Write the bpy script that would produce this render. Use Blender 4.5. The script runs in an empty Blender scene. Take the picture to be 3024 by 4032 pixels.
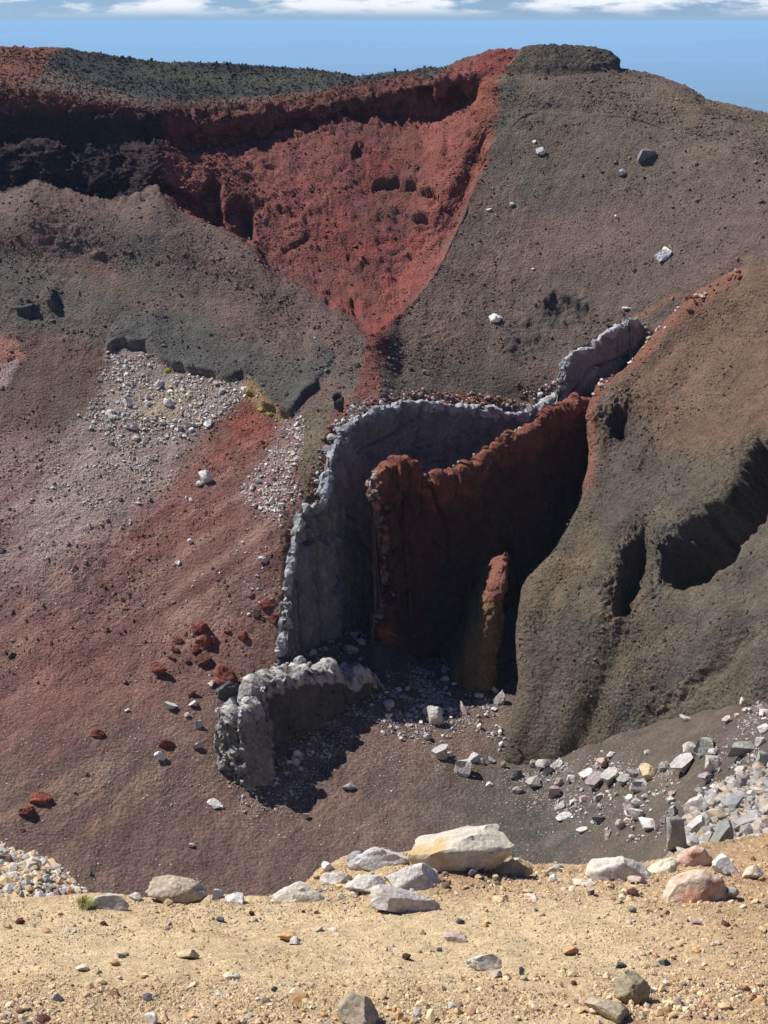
import bpy, bmesh, math, random
import numpy as np
from mathutils import Vector, Matrix
from mathutils.bvhtree import BVHTree

random.seed(7)
rng = np.random.default_rng(11)
scene = bpy.context.scene
col = scene.collection

# ------------------------------------------------------------------ camera
FPX, CX, CY = 5539.0, 1512.0, 2016.0            # focal length and centre in photo pixels (3024 x 4032)
PITCH = math.atan(1931.0 / FPX)                 # horizon sits 85 px below the top edge
cd = bpy.data.cameras.new('camera')
cam = bpy.data.objects.new('camera', cd)
col.objects.link(cam)
cam.location = (0, 0, 0)
cam.rotation_euler = (math.pi / 2 - PITCH, 0, 0)
cd.sensor_fit = 'VERTICAL'
cd.sensor_height = 36.0
cd.lens = 18.0 / (2016.0 / FPX)
cd.clip_start = 0.1
cd.clip_end = 200000
scene.camera = cam

# ------------------------------------------------------------------ sun, sky, exposure
SUN_EL, SUN_AZ = math.radians(50), math.radians(-66)     # azimuth from straight ahead (+Y), negative = left
SUN = np.array([math.sin(SUN_AZ) * math.cos(SUN_EL), math.cos(SUN_AZ) * math.cos(SUN_EL), math.sin(SUN_EL)])
sl = bpy.data.lights.new('sun', 'SUN')
sl.energy = 5.0
sl.angle = math.radians(0.5)
sl.color = (1.0, 0.96, 0.91)
so = bpy.data.objects.new('sun', sl)
col.objects.link(so)
so.rotation_euler = Vector(SUN).to_track_quat('Z', 'Y').to_euler()
so.location = (-60, 40, 120)

world = bpy.data.worlds.new('World')
scene.world = world
world.use_nodes = True
wt = world.node_tree
wt.nodes.clear()
wn, wl = wt.nodes.new, wt.links.new
sky = wn('ShaderNodeTexSky')
sky.sky_type = 'NISHITA'
sky.sun_disc = False
sky.sun_elevation = SUN_EL
sky.sun_rotation = SUN_AZ
sky.altitude = 1800
sky.air_density = 1.0
sky.dust_density = 0.15
sky.ozone_density = 4.0
b1 = wn('ShaderNodeBackground'); b1.inputs['Strength'].default_value = 0.05
tn = wn('ShaderNodeVectorMath'); tn.operation = 'MULTIPLY'; tn.inputs[1].default_value = (0.62, 0.86, 1.40)
wl(sky.outputs[0], tn.inputs[0]); wl(tn.outputs[0], b1.inputs['Color'])
b2 = wn('ShaderNodeBackground')
b2.inputs['Color'].default_value = (0.93, 0.96, 1.0, 1)
b2.inputs['Strength'].default_value = 0.72
tc = wn('ShaderNodeTexCoord')
mp = wn('ShaderNodeMapping'); mp.inputs['Scale'].default_value = (17, 17, 75)
mp.inputs['Location'].default_value = (0.35, 0.0, 0.0)
wl(tc.outputs['Generated'], mp.inputs['Vector'])
n1 = wn('ShaderNodeTexNoise'); n1.inputs['Scale'].default_value = 1.0; n1.inputs['Detail'].default_value = 9; n1.inputs['Roughness'].default_value = 0.6
wl(mp.outputs[0], n1.inputs['Vector'])
cr = wn('ShaderNodeMapRange'); cr.interpolation_type = 'SMOOTHSTEP'
cr.inputs['From Min'].default_value = 0.39; cr.inputs['From Max'].default_value = 0.56
wl(n1.outputs[0], cr.inputs['Value'])
sp = wn('ShaderNodeSeparateXYZ'); wl(tc.outputs['Generated'], sp.inputs[0])
e1 = wn('ShaderNodeMapRange'); e1.interpolation_type = 'SMOOTHSTEP'
e1.inputs['From Min'].default_value = 0.0012; e1.inputs['From Max'].default_value = 0.011
wl(sp.outputs[2], e1.inputs['Value'])
e2 = wn('ShaderNodeMapRange'); e2.interpolation_type = 'SMOOTHSTEP'
e2.inputs['From Min'].default_value = 0.10; e2.inputs['From Max'].default_value = 0.30
e2.inputs['To Min'].default_value = 1; e2.inputs['To Max'].default_value = 0
wl(sp.outputs[2], e2.inputs['Value'])
m1 = wn('ShaderNodeMath'); m1.operation = 'MULTIPLY'; wl(cr.outputs[0], m1.inputs[0]); wl(e1.outputs[0], m1.inputs[1])
m2 = wn('ShaderNodeMath'); m2.operation = 'MULTIPLY'; wl(m1.outputs[0], m2.inputs[0]); wl(e2.outputs[0], m2.inputs[1])
mx = wn('ShaderNodeMixShader')
wl(m2.outputs[0], mx.inputs[0]); wl(b1.outputs[0], mx.inputs[1]); wl(b2.outputs[0], mx.inputs[2])
wo = wn('ShaderNodeOutputWorld'); wl(mx.outputs[0], wo.inputs['Surface'])

vs = scene.view_settings
vs.view_transform = 'Standard'; vs.look = 'None'; vs.gamma = 1.0; vs.use_curve_mapping = False
vs.exposure = 0.5
scene.render.engine = 'CYCLES'
try:
    scene.cycles.use_denoising = True
    scene.cycles.max_bounces = 5
    scene.cycles.diffuse_bounces = 2
    scene.cycles.volume_bounces = 3
except Exception:
    pass

# ------------------------------------------------------------------ numeric helpers
CP, SP = math.cos(PITCH), math.sin(PITCH)

def P(px, py, d):
    """the place at forward distance d (metres) that was surveyed at photo position px, py"""
    px, py, d = np.asarray(px, float), np.asarray(py, float), np.asarray(d, float)
    a = (px - CX) / FPX; b = (CY - py) / FPX
    dy = CP + b * SP
    return np.stack([a / dy * d, d + 0 * a, (-SP + b * CP) / dy * d], -1)

def proj(p):
    x, y, z = p[..., 0], p[..., 1], p[..., 2]
    fw = y * CP - z * SP; up = y * SP + z * CP
    fw = np.where(np.abs(fw) < 1e-3, 1e-3, fw)
    return CX + FPX * x / fw, CY - FPX * up / fw

perm = rng.permutation(256); perm = np.concatenate([perm, perm, perm])
grad = rng.normal(size=(256, 3)); grad /= np.linalg.norm(grad, axis=1)[:, None]
def noise(p):
    p = np.asarray(p, float); sh = p.shape[:-1]; p = p.reshape(-1, 3)
    i = np.floor(p).astype(np.int64); f = p - i; i &= 255
    u = f * f * f * (f * (f * 6 - 15) + 10)
    out = np.zeros(len(p))
    for a in (0, 1):
        wa = u[:, 0] if a else 1 - u[:, 0]; ia = perm[i[:, 0] + a]
        for b in (0, 1):
            wb = wa * (u[:, 1] if b else 1 - u[:, 1]); ib = perm[ia + i[:, 1] + b]
            for c in (0, 1):
                w = wb * (u[:, 2] if c else 1 - u[:, 2]); g = grad[perm[ib + i[:, 2] + c]]
                out += w * (g[:, 0] * (f[:, 0] - a) + g[:, 1] * (f[:, 1] - b) + g[:, 2] * (f[:, 2] - c))
    return (out * 1.6).reshape(sh)

def fbm(p, wl_, octs=3, gain=0.5, seed=0.0):
    s = 0; a = 1.0; q = np.asarray(p, float) / wl_ + seed * 17.31
    for _ in range(octs):
        s = s + a * noise(q); q = q * 2.03 + 5.7; a *= gain
    return s

def lumps(p, wl_, octs=2, seed=0.0):
    s = 0; a = 1.0; q = np.asarray(p, float) / wl_ + seed * 9.17
    for _ in range(octs):
        s = s + a * (0.35 - np.abs(noise(q))); q = q * 2.1 + 3.3; a *= 0.5
    return s

_ct = np.random.default_rng(5).uniform(-1, 1, (256, 7))
def cells(p, size, seed=0, aniso=(1, 1, 1), tilt=.9):
    """rock broken into blocks: every Voronoi cell gets its own offset and tilt"""
    q = np.asarray(p, float) / (size * np.array(aniso)); sh = q.shape[:-1]; q = q.reshape(-1, 3) + seed * 13.7
    i = np.floor(q).astype(np.int64); best = np.full(len(q), 1e9); res = np.zeros(len(q))
    for a in (-1, 0, 1):
        for b in (-1, 0, 1):
            for c in (-1, 0, 1):
                j = i + np.array([a, b, c]); h = perm[perm[perm[j[:, 0] & 255] + (j[:, 1] & 255)] + (j[:, 2] & 255)]
                t = _ct[h]; d = q - (j + .5 + .48 * t[:, :3]); d2 = (d * d).sum(1)
                m = d2 < best
                best = np.where(m, d2, best)
                res = np.where(m, .55 * t[:, 3] + tilt * (d * t[:, 4:7]).sum(1), res)
    return res.reshape(sh)

def sstep(a, b, x):
    t = np.clip((x - a) / (b - a + 1e-12), 0, 1)
    return t * t * (3 - 2 * t)

def pchip(xk, yk, x):
    xk = np.asarray(xk, float); yk = np.asarray(yk, float)
    h = np.diff(xk); s = np.diff(yk) / h
    m = np.zeros(len(xk)); m[0] = s[0]; m[-1] = s[-1]
    for i in range(1, len(xk) - 1):
        if s[i - 1] * s[i] > 0:
            w1, w2 = 2 * h[i] + h[i - 1], h[i] + 2 * h[i - 1]
            m[i] = (w1 + w2) / (w1 / s[i - 1] + w2 / s[i])
    x = np.clip(x, xk[0], xk[-1])
    k = np.clip(np.searchsorted(xk, x) - 1, 0, len(h) - 1)
    t = (x - xk[k]) / h[k]
    return ((2*t**3 - 3*t**2 + 1) * yk[k] + (t**3 - 2*t**2 + t) * h[k] * m[k]
            + (-2*t**3 + 3*t**2) * yk[k+1] + (t**3 - t**2) * h[k] * m[k+1])

def seg_dist(x, y, line):
    d = np.full(x.shape, 1e9)
    for (ax, ay), (bx, by) in zip(line[:-1], line[1:]):
        vx, vy = bx - ax, by - ay
        t = np.clip(((x - ax) * vx + (y - ay) * vy) / (vx * vx + vy * vy + 1e-9), 0, 1)
        d = np.minimum(d, np.hypot(x - ax - t * vx, y - ay - t * vy))
    return d

def inside(x, y, poly):
    r = np.zeros(x.shape, bool); n = len(poly)
    for i in range(n):
        (ax, ay), (bx, by) = poly[i], poly[(i + 1) % n]
        if ay == by: continue
        c = ((ay > y) != (by > y)) & (x < (bx - ax) * (y - ay) / (by - ay) + ax)
        r ^= c
    return r

def mask(x, y, poly, w):
    """1 well inside the outline, 0 well outside, soft over 2w"""
    out = np.zeros(x.shape)
    xs = [p[0] for p in poly]; ys = [p[1] for p in poly]
    s = (x > min(xs) - w) & (x < max(xs) + w) & (y > min(ys) - w) & (y < max(ys) + w)
    if not s.any(): return out
    xx, yy = x[s], y[s]
    d = seg_dist(xx, yy, list(poly) + [poly[0]])
    d = np.where(inside(xx, yy, poly), d, -d)
    out[s] = sstep(-w, w, d)
    return out

def scoop(x, y, rim, far, edge=14.0):
    """1 just inside the rim line, falling to 0 at the far line"""
    out = np.zeros(x.shape)
    poly = list(rim) + list(far)[::-1]
    xs = [p[0] for p in poly]; ys = [p[1] for p in poly]
    s = (x > min(xs)) & (x < max(xs)) & (y > min(ys)) & (y < max(ys))
    if not s.any(): return out
    xx, yy = x[s], y[s]
    ins = inside(xx, yy, poly)
    a = seg_dist(xx, yy, rim); b = seg_dist(xx, yy, far)
    out[s] = np.where(ins, sstep(0, edge, a) * sstep(0, 1, b / (a + b + 1e-6)), 0)
    return out

# ------------------------------------------------------------------ object helpers
def tag(o, label=None, cat=None, group=None, kind=None):
    if label: o['label'] = label
    if cat: o['category'] = cat
    if group: o['group'] = group
    if kind: o['kind'] = kind
    return o

def empty(name, loc):
    o = bpy.data.objects.new(name, None)
    o.empty_display_size = 0.5
    o.location = loc
    col.objects.link(o)
    return o

def mesh_np(name, v, faces4=None, faces3=None, mat=None, cols=None, smooth=True):
    me = bpy.data.meshes.new(name)
    v = np.ascontiguousarray(v, np.float32).reshape(-1, 3)
    me.vertices.add(len(v)); me.vertices.foreach_set('co', v.ravel())
    loops = []; starts = []; n = 0
    if faces4 is not None and len(faces4):
        f = np.asarray(faces4, np.int32); loops.append(f.ravel()); starts.append(np.arange(len(f), dtype=np.int32) * 4); n = f.size
    if faces3 is not None and len(faces3):
        f = np.asarray(faces3, np.int32); loops.append(f.ravel()); starts.append(n + np.arange(len(f), dtype=np.int32) * 3)
    loops = np.concatenate(loops); starts = np.concatenate(starts)
    me.loops.add(len(loops)); me.loops.foreach_set('vertex_index', loops)
    me.polygons.add(len(starts)); me.polygons.foreach_set('loop_start', starts)
    me.polygons.foreach_set('use_smooth', np.full(len(starts), smooth))
    me.update(calc_edges=True)
    if cols is not None:
        a = me.color_attributes.new('Col', 'FLOAT_COLOR', 'POINT')
        c = np.ones((len(v), 4), np.float32); c[:, :3] = np.asarray(cols).reshape(-1, 3)
        a.data.foreach_set('color', c.ravel())
    if mat: me.materials.append(mat)
    return me

def link(name, me, parent=None):
    o = bpy.data.objects.new(name, me)
    col.objects.link(o)
    if parent: o.parent = parent
    return o

def grid_faces(R, C):
    i = np.arange(R * C).reshape(R, C)
    return np.stack([i[:-1, :-1], i[1:, :-1], i[1:, 1:], i[:-1, 1:]], -1).reshape(-1, 4)

def grid_normals(g, ref=None):
    du = np.gradient(g, axis=1); dv = np.gradient(g, axis=0)
    n = np.cross(dv, du); n /= np.linalg.norm(n, axis=-1)[..., None] + 1e-12
    if ref is None:
        s = np.sign(np.sum(n * -g, -1)); s[s == 0] = 1
        n = n * s[..., None]
    return n

# ------------------------------------------------------------------ materials
def node_mat(name):
    m = bpy.data.materials.new(name); m.use_nodes = True
    t = m.node_tree; t.nodes.clear()
    out = t.nodes.new('ShaderNodeOutputMaterial')
    bs = t.nodes.new('ShaderNodeBsdfPrincipled')
    bs.inputs['Roughness'].default_value = 0.95
    bs.inputs['Specular IOR Level'].default_value = 0.12
    t.links.new(bs.outputs[0], out.inputs['Surface'])
    return m, t, bs

def earth_mat(name, source='attr', scale=1.0, contrast=0.5, bump=0.35, bdist=0.12, grain=1.0, tint=None):
    """loose ground or rock: base colour from the mesh / the object / a constant, mottled by two noises and stony bump"""
    m, t, bs = node_mat(name); N, L = t.nodes.new, t.links.new
    if source == 'attr':
        s = N('ShaderNodeAttribute'); s.attribute_name = 'Col'; base = s.outputs['Color']
    elif source == 'object':
        s = N('ShaderNodeObjectInfo'); base = s.outputs['Color']
    else:
        s = N('ShaderNodeRGB'); s.outputs[0].default_value = (*source, 1); base = s.outputs[0]
    g = N('ShaderNodeNewGeometry')
    def nz(sc, det, rough=0.6):
        n = N('ShaderNodeTexNoise'); n.inputs['Scale'].default_value = sc; n.inputs['Detail'].default_value = det
        n.inputs['Roughness'].default_value = rough; L(g.outputs['Position'], n.inputs['Vector']); return n
    a = nz(0.45 * scale, 6, 0.65); b = nz(3.2 * scale, 5, 0.7)
    def rng_(n, lo, hi, f0=0.3, f1=0.7):
        r = N('ShaderNodeMapRange'); r.inputs['From Min'].default_value = f0; r.inputs['From Max'].default_value = f1
        r.inputs['To Min'].default_value = lo; r.inputs['To Max'].default_value = hi; L(n, r.inputs['Value']); return r.outputs[0]
    ra = rng_(a.outputs[0], 1 - contrast * 0.6, 1 + contrast * 0.6); rb = rng_(b.outputs[0], 1 - contrast, 1 + contrast)
    mu = N('ShaderNodeMath'); mu.operation = 'MULTIPLY'; L(ra, mu.inputs[0]); L(rb, mu.inputs[1])
    mc = N('ShaderNodeVectorMath'); mc.operation = 'SCALE'; L(base, mc.inputs[0]); L(mu.outputs[0], mc.inputs['Scale'])
    outc = mc.outputs[0]
    if tint:
        n2 = nz(tint[1] * scale, 4, 0.6)
        mk = rng_(n2.outputs[0], 0, 1, tint[2], tint[2] + 0.12)
        mm = N('ShaderNodeMix'); mm.data_type = 'RGBA'
        L(mk, mm.inputs['Factor']); L(outc, mm.inputs['A']); mm.inputs['B'].default_value = (*tint[0], 1)
        outc = mm.outputs['Result']
    L(outc, bs.inputs['Base Color'])
    c = nz(2.2 * scale * grain, 8, 0.72)
    vo = N('ShaderNodeTexVoronoi'); vo.inputs['Scale'].default_value = 2.6 * scale * grain; L(g.outputs['Position'], vo.inputs['Vector'])
    vm = N('ShaderNodeMath'); vm.operation = 'MULTIPLY_ADD'; L(vo.outputs['Distance'], vm.inputs[0]); vm.inputs[1].default_value = -0.45; L(c.outputs[0], vm.inputs[2])
    bp = N('ShaderNodeBump'); bp.inputs['Strength'].default_value = bump; bp.inputs['Distance'].default_value = bdist
    L(vm.outputs[0], bp.inputs['Height']); L(bp.outputs[0], bs.inputs['Normal'])
    return m

M_TERR = earth_mat('volcanic_slope', 'attr', 1.0, 0.34, 0.9, 0.35, 1.3)
M_GRAVEL = earth_mat('tan_gravel', 'attr', 22.0, 0.35, 0.8, 0.012, 2.2)
M_ROCKF = earth_mat('far_rock', 'object', 1.6, 0.28, 0.7, 0.15, 1.0)
M_ROCKN = earth_mat('near_rock', 'object', 14.0, 0.30, 0.7, 0.012, 1.4)
M_ROCKY = earth_mat('stained_rock', 'object', 9.0, 0.26, 0.7, 0.014, 1.6, ((0.50, 0.37, 0.19), 0.45, 0.52))
M_ROCKR = earth_mat('rust_stained_rock', 'object', 9.0, 0.26, 0.7, 0.014, 1.6, ((0.40, 0.20, 0.13), 0.6, 0.55))
M_DIKE = earth_mat('grey_lava', 'attr', 1.2, 0.30, 0.8, 0.25, 0.9)
M_PEB = earth_mat('loose_stones', 'attr', 6.0, 0.2, 0.3, 0.02, 1.0)
M_FAR = earth_mat('far_country', 'attr', 0.0006, 0.45, 0.0, 0.1, 1.0)

# ================================================================== CRATER SLOPE (one sheet: rim, cliffs, red wall, talus, floor)
def row(py, d):
    return (py, d)
def tab(xs, ys):
    return list(zip(xs, ys))
ROWS = [
 # skyline of the rim
 (tab([-700,0,250,330,500,700,900,1100,1250,1360,1400,1440,1550,1720,1785,1800,1880,1930,2050,2200,2360,2400,2440,2560,2680,2740,2775,2900,3024,3300,3700],
      [165,183,192,200,228,246,250,262,275,292,301,297,285,268,258,240,215,196,193,196,205,225,266,292,330,360,388,415,450,540,640]),
  tab([-700,0,700,1390,1800,2050,2400,2740,3024,3700],[208,208,216,224,216,210,205,196,184,160])),
 # cliff top
 (tab([-700,0,350,600,700,760,950,1150,1400,1560,1640,1850,1950,2100,2440,2560,2700,2775,3024,3700],
      [400,400,420,440,480,500,490,445,400,372,338,312,300,300,302,322,372,420,490,690]),
  tab([-700,0,600,760,1150,1640,1850,2100,2440,2700,3024,3700],[194,194,194,196,203,206,206,203,199.5,192,181,157])),
 # cliff foot / back of the ledge
 (tab([-700,0,230,500,620,760,950,1150,1400,1560,1640,1740,1760,1850,1920,2100,2440,2700,3024,3700],
      [545,550,545,550,552,560,555,500,445,430,455,455,430,392,330,325,330,405,520,730]),
  tab([-700,0,500,620,760,1150,1640,1850,1950,2100,2440,2700,3024,3700],[193,193,193,193,197.4,204.4,207.0,206.5,203,201.5,197.5,190,179,154])),
 # front of the ledge
 (tab([-700,0,230,500,620,760,950,1150,1400,1640,1850,1950,2100,2440,2700,3024,3700],
      [585,585,570,590,600,610,600,550,490,500,430,370,360,365,440,560,780]),
  tab([-700,0,230,300,470,520,600,760,1150,1640,1850,2100,2440,2700,3024,3700],[189.8,189.8,190.2,192.3,192.3,190,188.5,193.0,200.4,203,203,200,196,187.5,176,151])),
 # middle of the wall
 (tab([-700,0,250,500,620,700,850,1000,1200,1450,1600,1700,1800,1900,2000,2100,2440,2700,3024,3700],
      [700,690,670,690,685,720,740,760,800,880,860,760,650,480,440,395,400,490,610,850]),
  tab([-700,0,500,620,700,850,1000,1200,1450,1600,1700,1800,1900,2000,2100,2440,2700,3024,3700],[188,188,190,186,186,187,189,187,184,185,187.5,191,198,199,198.5,194,185,173,148])),
 # foot of the wall, just behind the talus crest
 (tab([-700,0,140,250,440,560,620,700,850,1000,1060,1200,1350,1450,1560,1700,1800,1880,1910,2000,2100,2440,2700,3024,3700],
      [778,760,710,748,783,753,733,818,878,958,1048,1128,1228,1312,1238,1083,888,688,590,500,440,450,528,645,930]),
  tab([-700,0,500,620,700,850,1000,1060,1200,1350,1450,1560,1700,1800,1880,1910,2000,2100,2440,2700,3024,3700],
      [187.5,187.5,188,186,183.5,182,180,176,172.5,166.5,160.3,165.3,173.0,181.8,189,193,195.8,197.2,192,183.8,171.2,144.2])),
 # crest of the talus / edge of the brown slope
 (tab([-700,0,140,250,440,560,620,700,850,1000,1060,1200,1350,1450,1560,1700,1800,1880,1910,2000,2100,2440,2700,3024,3700],
      [790,772,722,760,795,765,745,830,890,970,1060,1140,1240,1325,1250,1095,900,700,602,512,452,462,540,660,950]),
  tab([-700,0,440,620,700,850,1000,1060,1200,1350,1450,1560,1700,1800,1880,1910,2000,2100,2440,2700,3024,3700],
      [181,181,181.5,182.5,179.5,178.5,176,172,169,164,158.3,163.5,171.5,180.3,187.6,191.8,194.8,196.4,191.2,183,170.4,143.4])),
]
LX = [-700,0,600,1100,1200,1300,1450,1750,2100,2500,3024,3700]
for py, d in [
 ([1050,1060,1080,1250,1320,1360,1420,1300,800,800,900,1150],[170,170,170,164,161,158,154,164.5,182.5,177,161,133]),
 ([1400,1400,1420,1480,1510,1530,1530,1480,1200,1200,1250,1500],[156.5,156.5,156,152,150.5,149,148,156.5,167.5,162,148,122]),
 ([1800,1800,1800,1750,1740,1700,1660,1640,1580,1560,1650,1900],[143,143,143,141,139.5,139,141,150,155,151,134,108]),
 ([2250,2250,2250,2200,2300,2420,2400,2450,2200,2200,2250,2500],[129,129,129,126.5,127.2,131.5,139,140,146,140,118,90]),
 ([2600,2600,2600,2580,2560,2555,2550,2700,2750,2750,2650,2800],[118.5,118.5,118.5,119,121.5,124,127.5,124,121,118,105,80]),
 ([2900,2900,2900,2900,2890,2880,2850,2850,3000,2870,2740,2950],[109,109,109.5,111,112,113,114.5,116,110,106.5,99,70]),
 ([3200,3200,3200,3200,3200,3200,3200,3200,3200,3150,3000,3200],[101,101,102,103,103,103,103,103,102,95.5,84,52]),
 ([3560,3560,3560,3560,3560,3560,3560,3560,3560,3540,3500,3560],[92,92,93,93,93,93,93,92,90,82,62,34]),
 ([4200]*12,[78,78,78,78,78,78,78,77,75,66,46,24]),
]:
    ROWS.append((tab(LX, py), tab(LX, d)))

def sheet_columns(rows, U, counts):
    PY = np.stack([pchip(*zip(*r[0]), U) for r in rows]); D = np.stack([pchip(*zip(*r[1]), U) for r in rows])
    for k in range(1, len(rows)): PY[k] = np.maximum(PY[k], PY[k - 1] + 5)
    H = np.diff(PY, axis=0); S = np.diff(D, axis=0) / H
    M = np.zeros_like(D); M[0] = S[0]; M[-1] = S[-1]
    a, b = S[:-1], S[1:]; w1 = 2 * H[1:] + H[:-1]; w2 = H[1:] + 2 * H[:-1]
    ok = a * b > 0
    M[1:-1] = np.where(ok, (w1 + w2) / (w1 / np.where(ok, a, 1) + w2 / np.where(ok, b, 1)), 0)
    py, dd = [], []
    for k, n in enumerate(counts):
        last = k == len(counts) - 1
        t = (np.linspace(0, 1, n + 1) if last else np.linspace(0, 1, n, endpoint=False))[:, None]
        py.append(PY[k] + t * H[k])
        dd.append((2*t**3-3*t**2+1)*D[k] + (t**3-2*t**2+t)*H[k]*M[k] + (-2*t**3+3*t**2)*D[k+1] + (t**3-t**2)*H[k]*M[k+1])
    return np.concatenate(py), np.concatenate(dd)

U = np.concatenate([np.linspace(-2600, -700, 24, endpoint=False), np.linspace(-700, -40, 50, endpoint=False), np.linspace(-40, 3064, 640, endpoint=False), np.linspace(3064, 3700, 50, endpoint=False), np.linspace(3700, 5200, 24)])
counts = [44, 30, 14, 36, 42, 4, 82, 77, 68, 92, 70, 56, 54, 34, 5]
PY, DD = sheet_columns(ROWS, U, counts)
PX = np.broadcast_to(U, PY.shape).copy()
iT = sum(counts[:6])
_q = np.array([(1560,1250,163.5),(1700,1095,171.5),(1800,900,180),(1880,700,188),(1910,600,192),(2000,510,195),(2100,450,197),(2440,460,191),(2700,540,183),(3024,660,170.4),(2100,800,182.5),(2500,800,177),(3024,900,161),(2100,1200,167.5),(2500,1200,162),(1750,1300,163.5),(1750,1480,156.5),(2100,1500,156.5),(2500,1500,152)], float)
def _poly(x, y):
    x, y = (x - 2200) / 700, (y - 950) / 500
    return np.stack([1 + 0 * x, x, y, x * x, x * y, y * y], -1)
_c = np.linalg.lstsq(_poly(_q[:, 0], _q[:, 1]), _q[:, 2], rcond=None)[0]
Q = _poly(PX, PY) @ _c
wq = sstep(1470, 1600, PX) * sstep(1570, 1440, PY) * sstep(3060, 2760, PX)
ri = np.arange(len(PY))[:, None]
DD = np.where(ri >= iT, DD * (1 - wq) + Q * wq, DD)
DD = DD + 8.0 * mask(PX, PY, [(2205,1570),(2225,1440),(2265,1385),(2320,1368),(2365,1328),(2445,1286),(2485,1268),(2525,1282),(2556,1305),(2600,1330),(2560,1450),(2400,1570)], 8)
DD[iT - 4:iT] = np.maximum(DD[iT - 4:iT], DD[iT] + np.array([1.3, 1.0, .6, .3])[:, None] * sstep(2080, 1880, U))
G = P(PX, PY, DD)
# outer flank behind the skyline, falling to the plain
back = []
for dd_, dz in ((2, -.4), (6, -2.5), (16, -10), (45, -32), (150, -90), (500, -260), (1600, -650), (4000, -1080), (6000, -1115)):
    q = G[0].copy(); q[:, 1] += dd_; q[:, 0] *= (1 + dd_ / 300.0); q[:, 2] += dz; back.append(q)
NB = len(back)
G = np.concatenate([np.stack(back[::-1]), G]); PX = np.concatenate([np.repeat(PX[:1], NB, 0), PX]); PY = np.concatenate([np.repeat(PY[:1] , NB, 0), PY])
N0 = grid_normals(G)
isb = np.zeros(G.shape[:2]); isb[:NB] = 1

# --- region outlines (photo survey positions) used for colour of the ground and for relief
WX = PX + 16 * noise(G / 3.1) + 9 * noise(G / 1.2 + 40); WY = PY + 16 * noise(G / 3.1 + 9) + 9 * noise(G / 1.2 + 70)
R_RED = [(640,540),(760,520),(1000,510),(1200,450),(1400,405),(1560,360),(1700,330),(1790,255),(1880,212),(1950,195),(2060,200),(2010,290),(1960,300),(1905,420),(1905,620),(1870,740),(1790,900),(1700,1090),(1590,1215),(1530,1290),(1500,1370),(1440,1320),(1350,1235),(1200,1135),(1060,1055),(1000,965),(850,885),(700,825),(640,745),(640,640)]
R_CLIFF = [(-800,330),(0,330),(350,400),(640,430),(640,760),(560,800),(440,800),(250,765),(140,725),(0,775),(-800,780)]
R_SCARP = [(560,440),(1150,400),(1400,350),(1700,280),(1800,260),(1830,330),(1640,470),(1400,470),(1150,540),(760,600),(600,600)]
R_SCREE = [(420,1395),(500,1375),(570,1385),(650,1450),(760,1480),(870,1505),(960,1505),(1000,1560),(930,1590),(880,1640),(780,1710),(680,1760),(560,1770),(430,1730),(330,1680),(380,1560)]
R_SCREE2 = [(1110,1650),(1200,1640),(1190,1760),(1150,1850),(1180,1960),(1090,2060),(1010,2010),(940,1940),(1010,1830)]
R_RED2 = [(940,1570),(1030,1600),(1110,1680),(1090,1760),(990,1850),(920,1950),(900,2060),(780,2160),(620,2240),(440,2260),(520,2080),(640,1960),(760,1800),(850,1690)]
R_GREY = [(420,1390),(500,1368),(575,1372),(650,1440),(760,1465),(880,1500),(965,1485),(1005,1560),(1040,1610),(1110,1640),(1150,1635),(1210,1560),(1300,1470),(1315,1390),(1200,1300),(1000,1210),(700,1180),(440,1280)]
R_RED3 = [(-200,2350),(180,2420),(420,2480),(700,2430),(900,2500),(980,2620),(930,2850),(700,2950),(420,2960),(200,3080),(-200,3150)]

n25 = fbm(G, 22, 3); n6 = fbm(G, 6, 3, seed=2); n1 = fbm(G, 1.6, 3, seed=3); l1 = lumps(G, 1.1, 2, 4); l05 = lumps(G, 0.55, 1, 5); nbig = fbm(G, 40, 2, seed=8)
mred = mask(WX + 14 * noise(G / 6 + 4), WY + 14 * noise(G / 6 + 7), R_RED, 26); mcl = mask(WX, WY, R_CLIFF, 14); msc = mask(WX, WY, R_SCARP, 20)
rough = 0.55 + 0.35 * mred + 1.1 * mcl + 0.8 * msc + 0.45 * sstep(430, 200, PY) * (PX < 1450)
floor = sstep(2350, 2800, PY) * (1 - 0.3 * sstep(900, 300, PX))
rough = rough * (1 - 0.55 * floor) * np.clip(.85 + 1.1 * fbm(G, 9, 2, seed=19), .35, 1.7)
disp = 0.35 * n25 * (1 - 0.4 * floor) + 0.16 * n6 * rough * 1.3 + rough * (0.16 * n1 + 0.20 * l1 + 0.10 * l05)
disp += (mcl * .65 + msc * 0.6 + mred * 0.25) * (0.7 * lumps(G, 3.2, 3, 6))
# rills running down the talus
ta = (PX - 1512) / 500 ; rill = noise(np.stack([PX / 55 + 0.18 * PY / 55, PY / 900, 0 * PX], -1))
disp += 0.10 * rill * sstep(800, 1200, PY)
_s = (mcl + msc + mred) > .02
cb = np.zeros(PX.shape); cb[_s] = cells(G[_s], 2.6, 3, (1, 1, .8)) + .5 * cells(G[_s], 1.1, 4)
disp += cb * (.36 * mcl + .7 * msc + .28 * mred)
r2 = noise(np.stack([(PX * .9 + PY * .35) / 34, (PY * .9 - PX * .35) / 420, 0 * PX + 3], -1)); r3 = noise(np.stack([(PX * .62 + PY * .78) / 26, (PX * .78 - PY * .62) / 420, 0 * PX + 8], -1))
disp += .09 * np.abs(r2) * sstep(1900, 2100, PX) + .07 * np.abs(r3) * np.maximum(sstep(1500, 1200, PX), sstep(2750, 2900, PY) * (PX < 2300)) * sstep(1500, 1900, PY)
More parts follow.
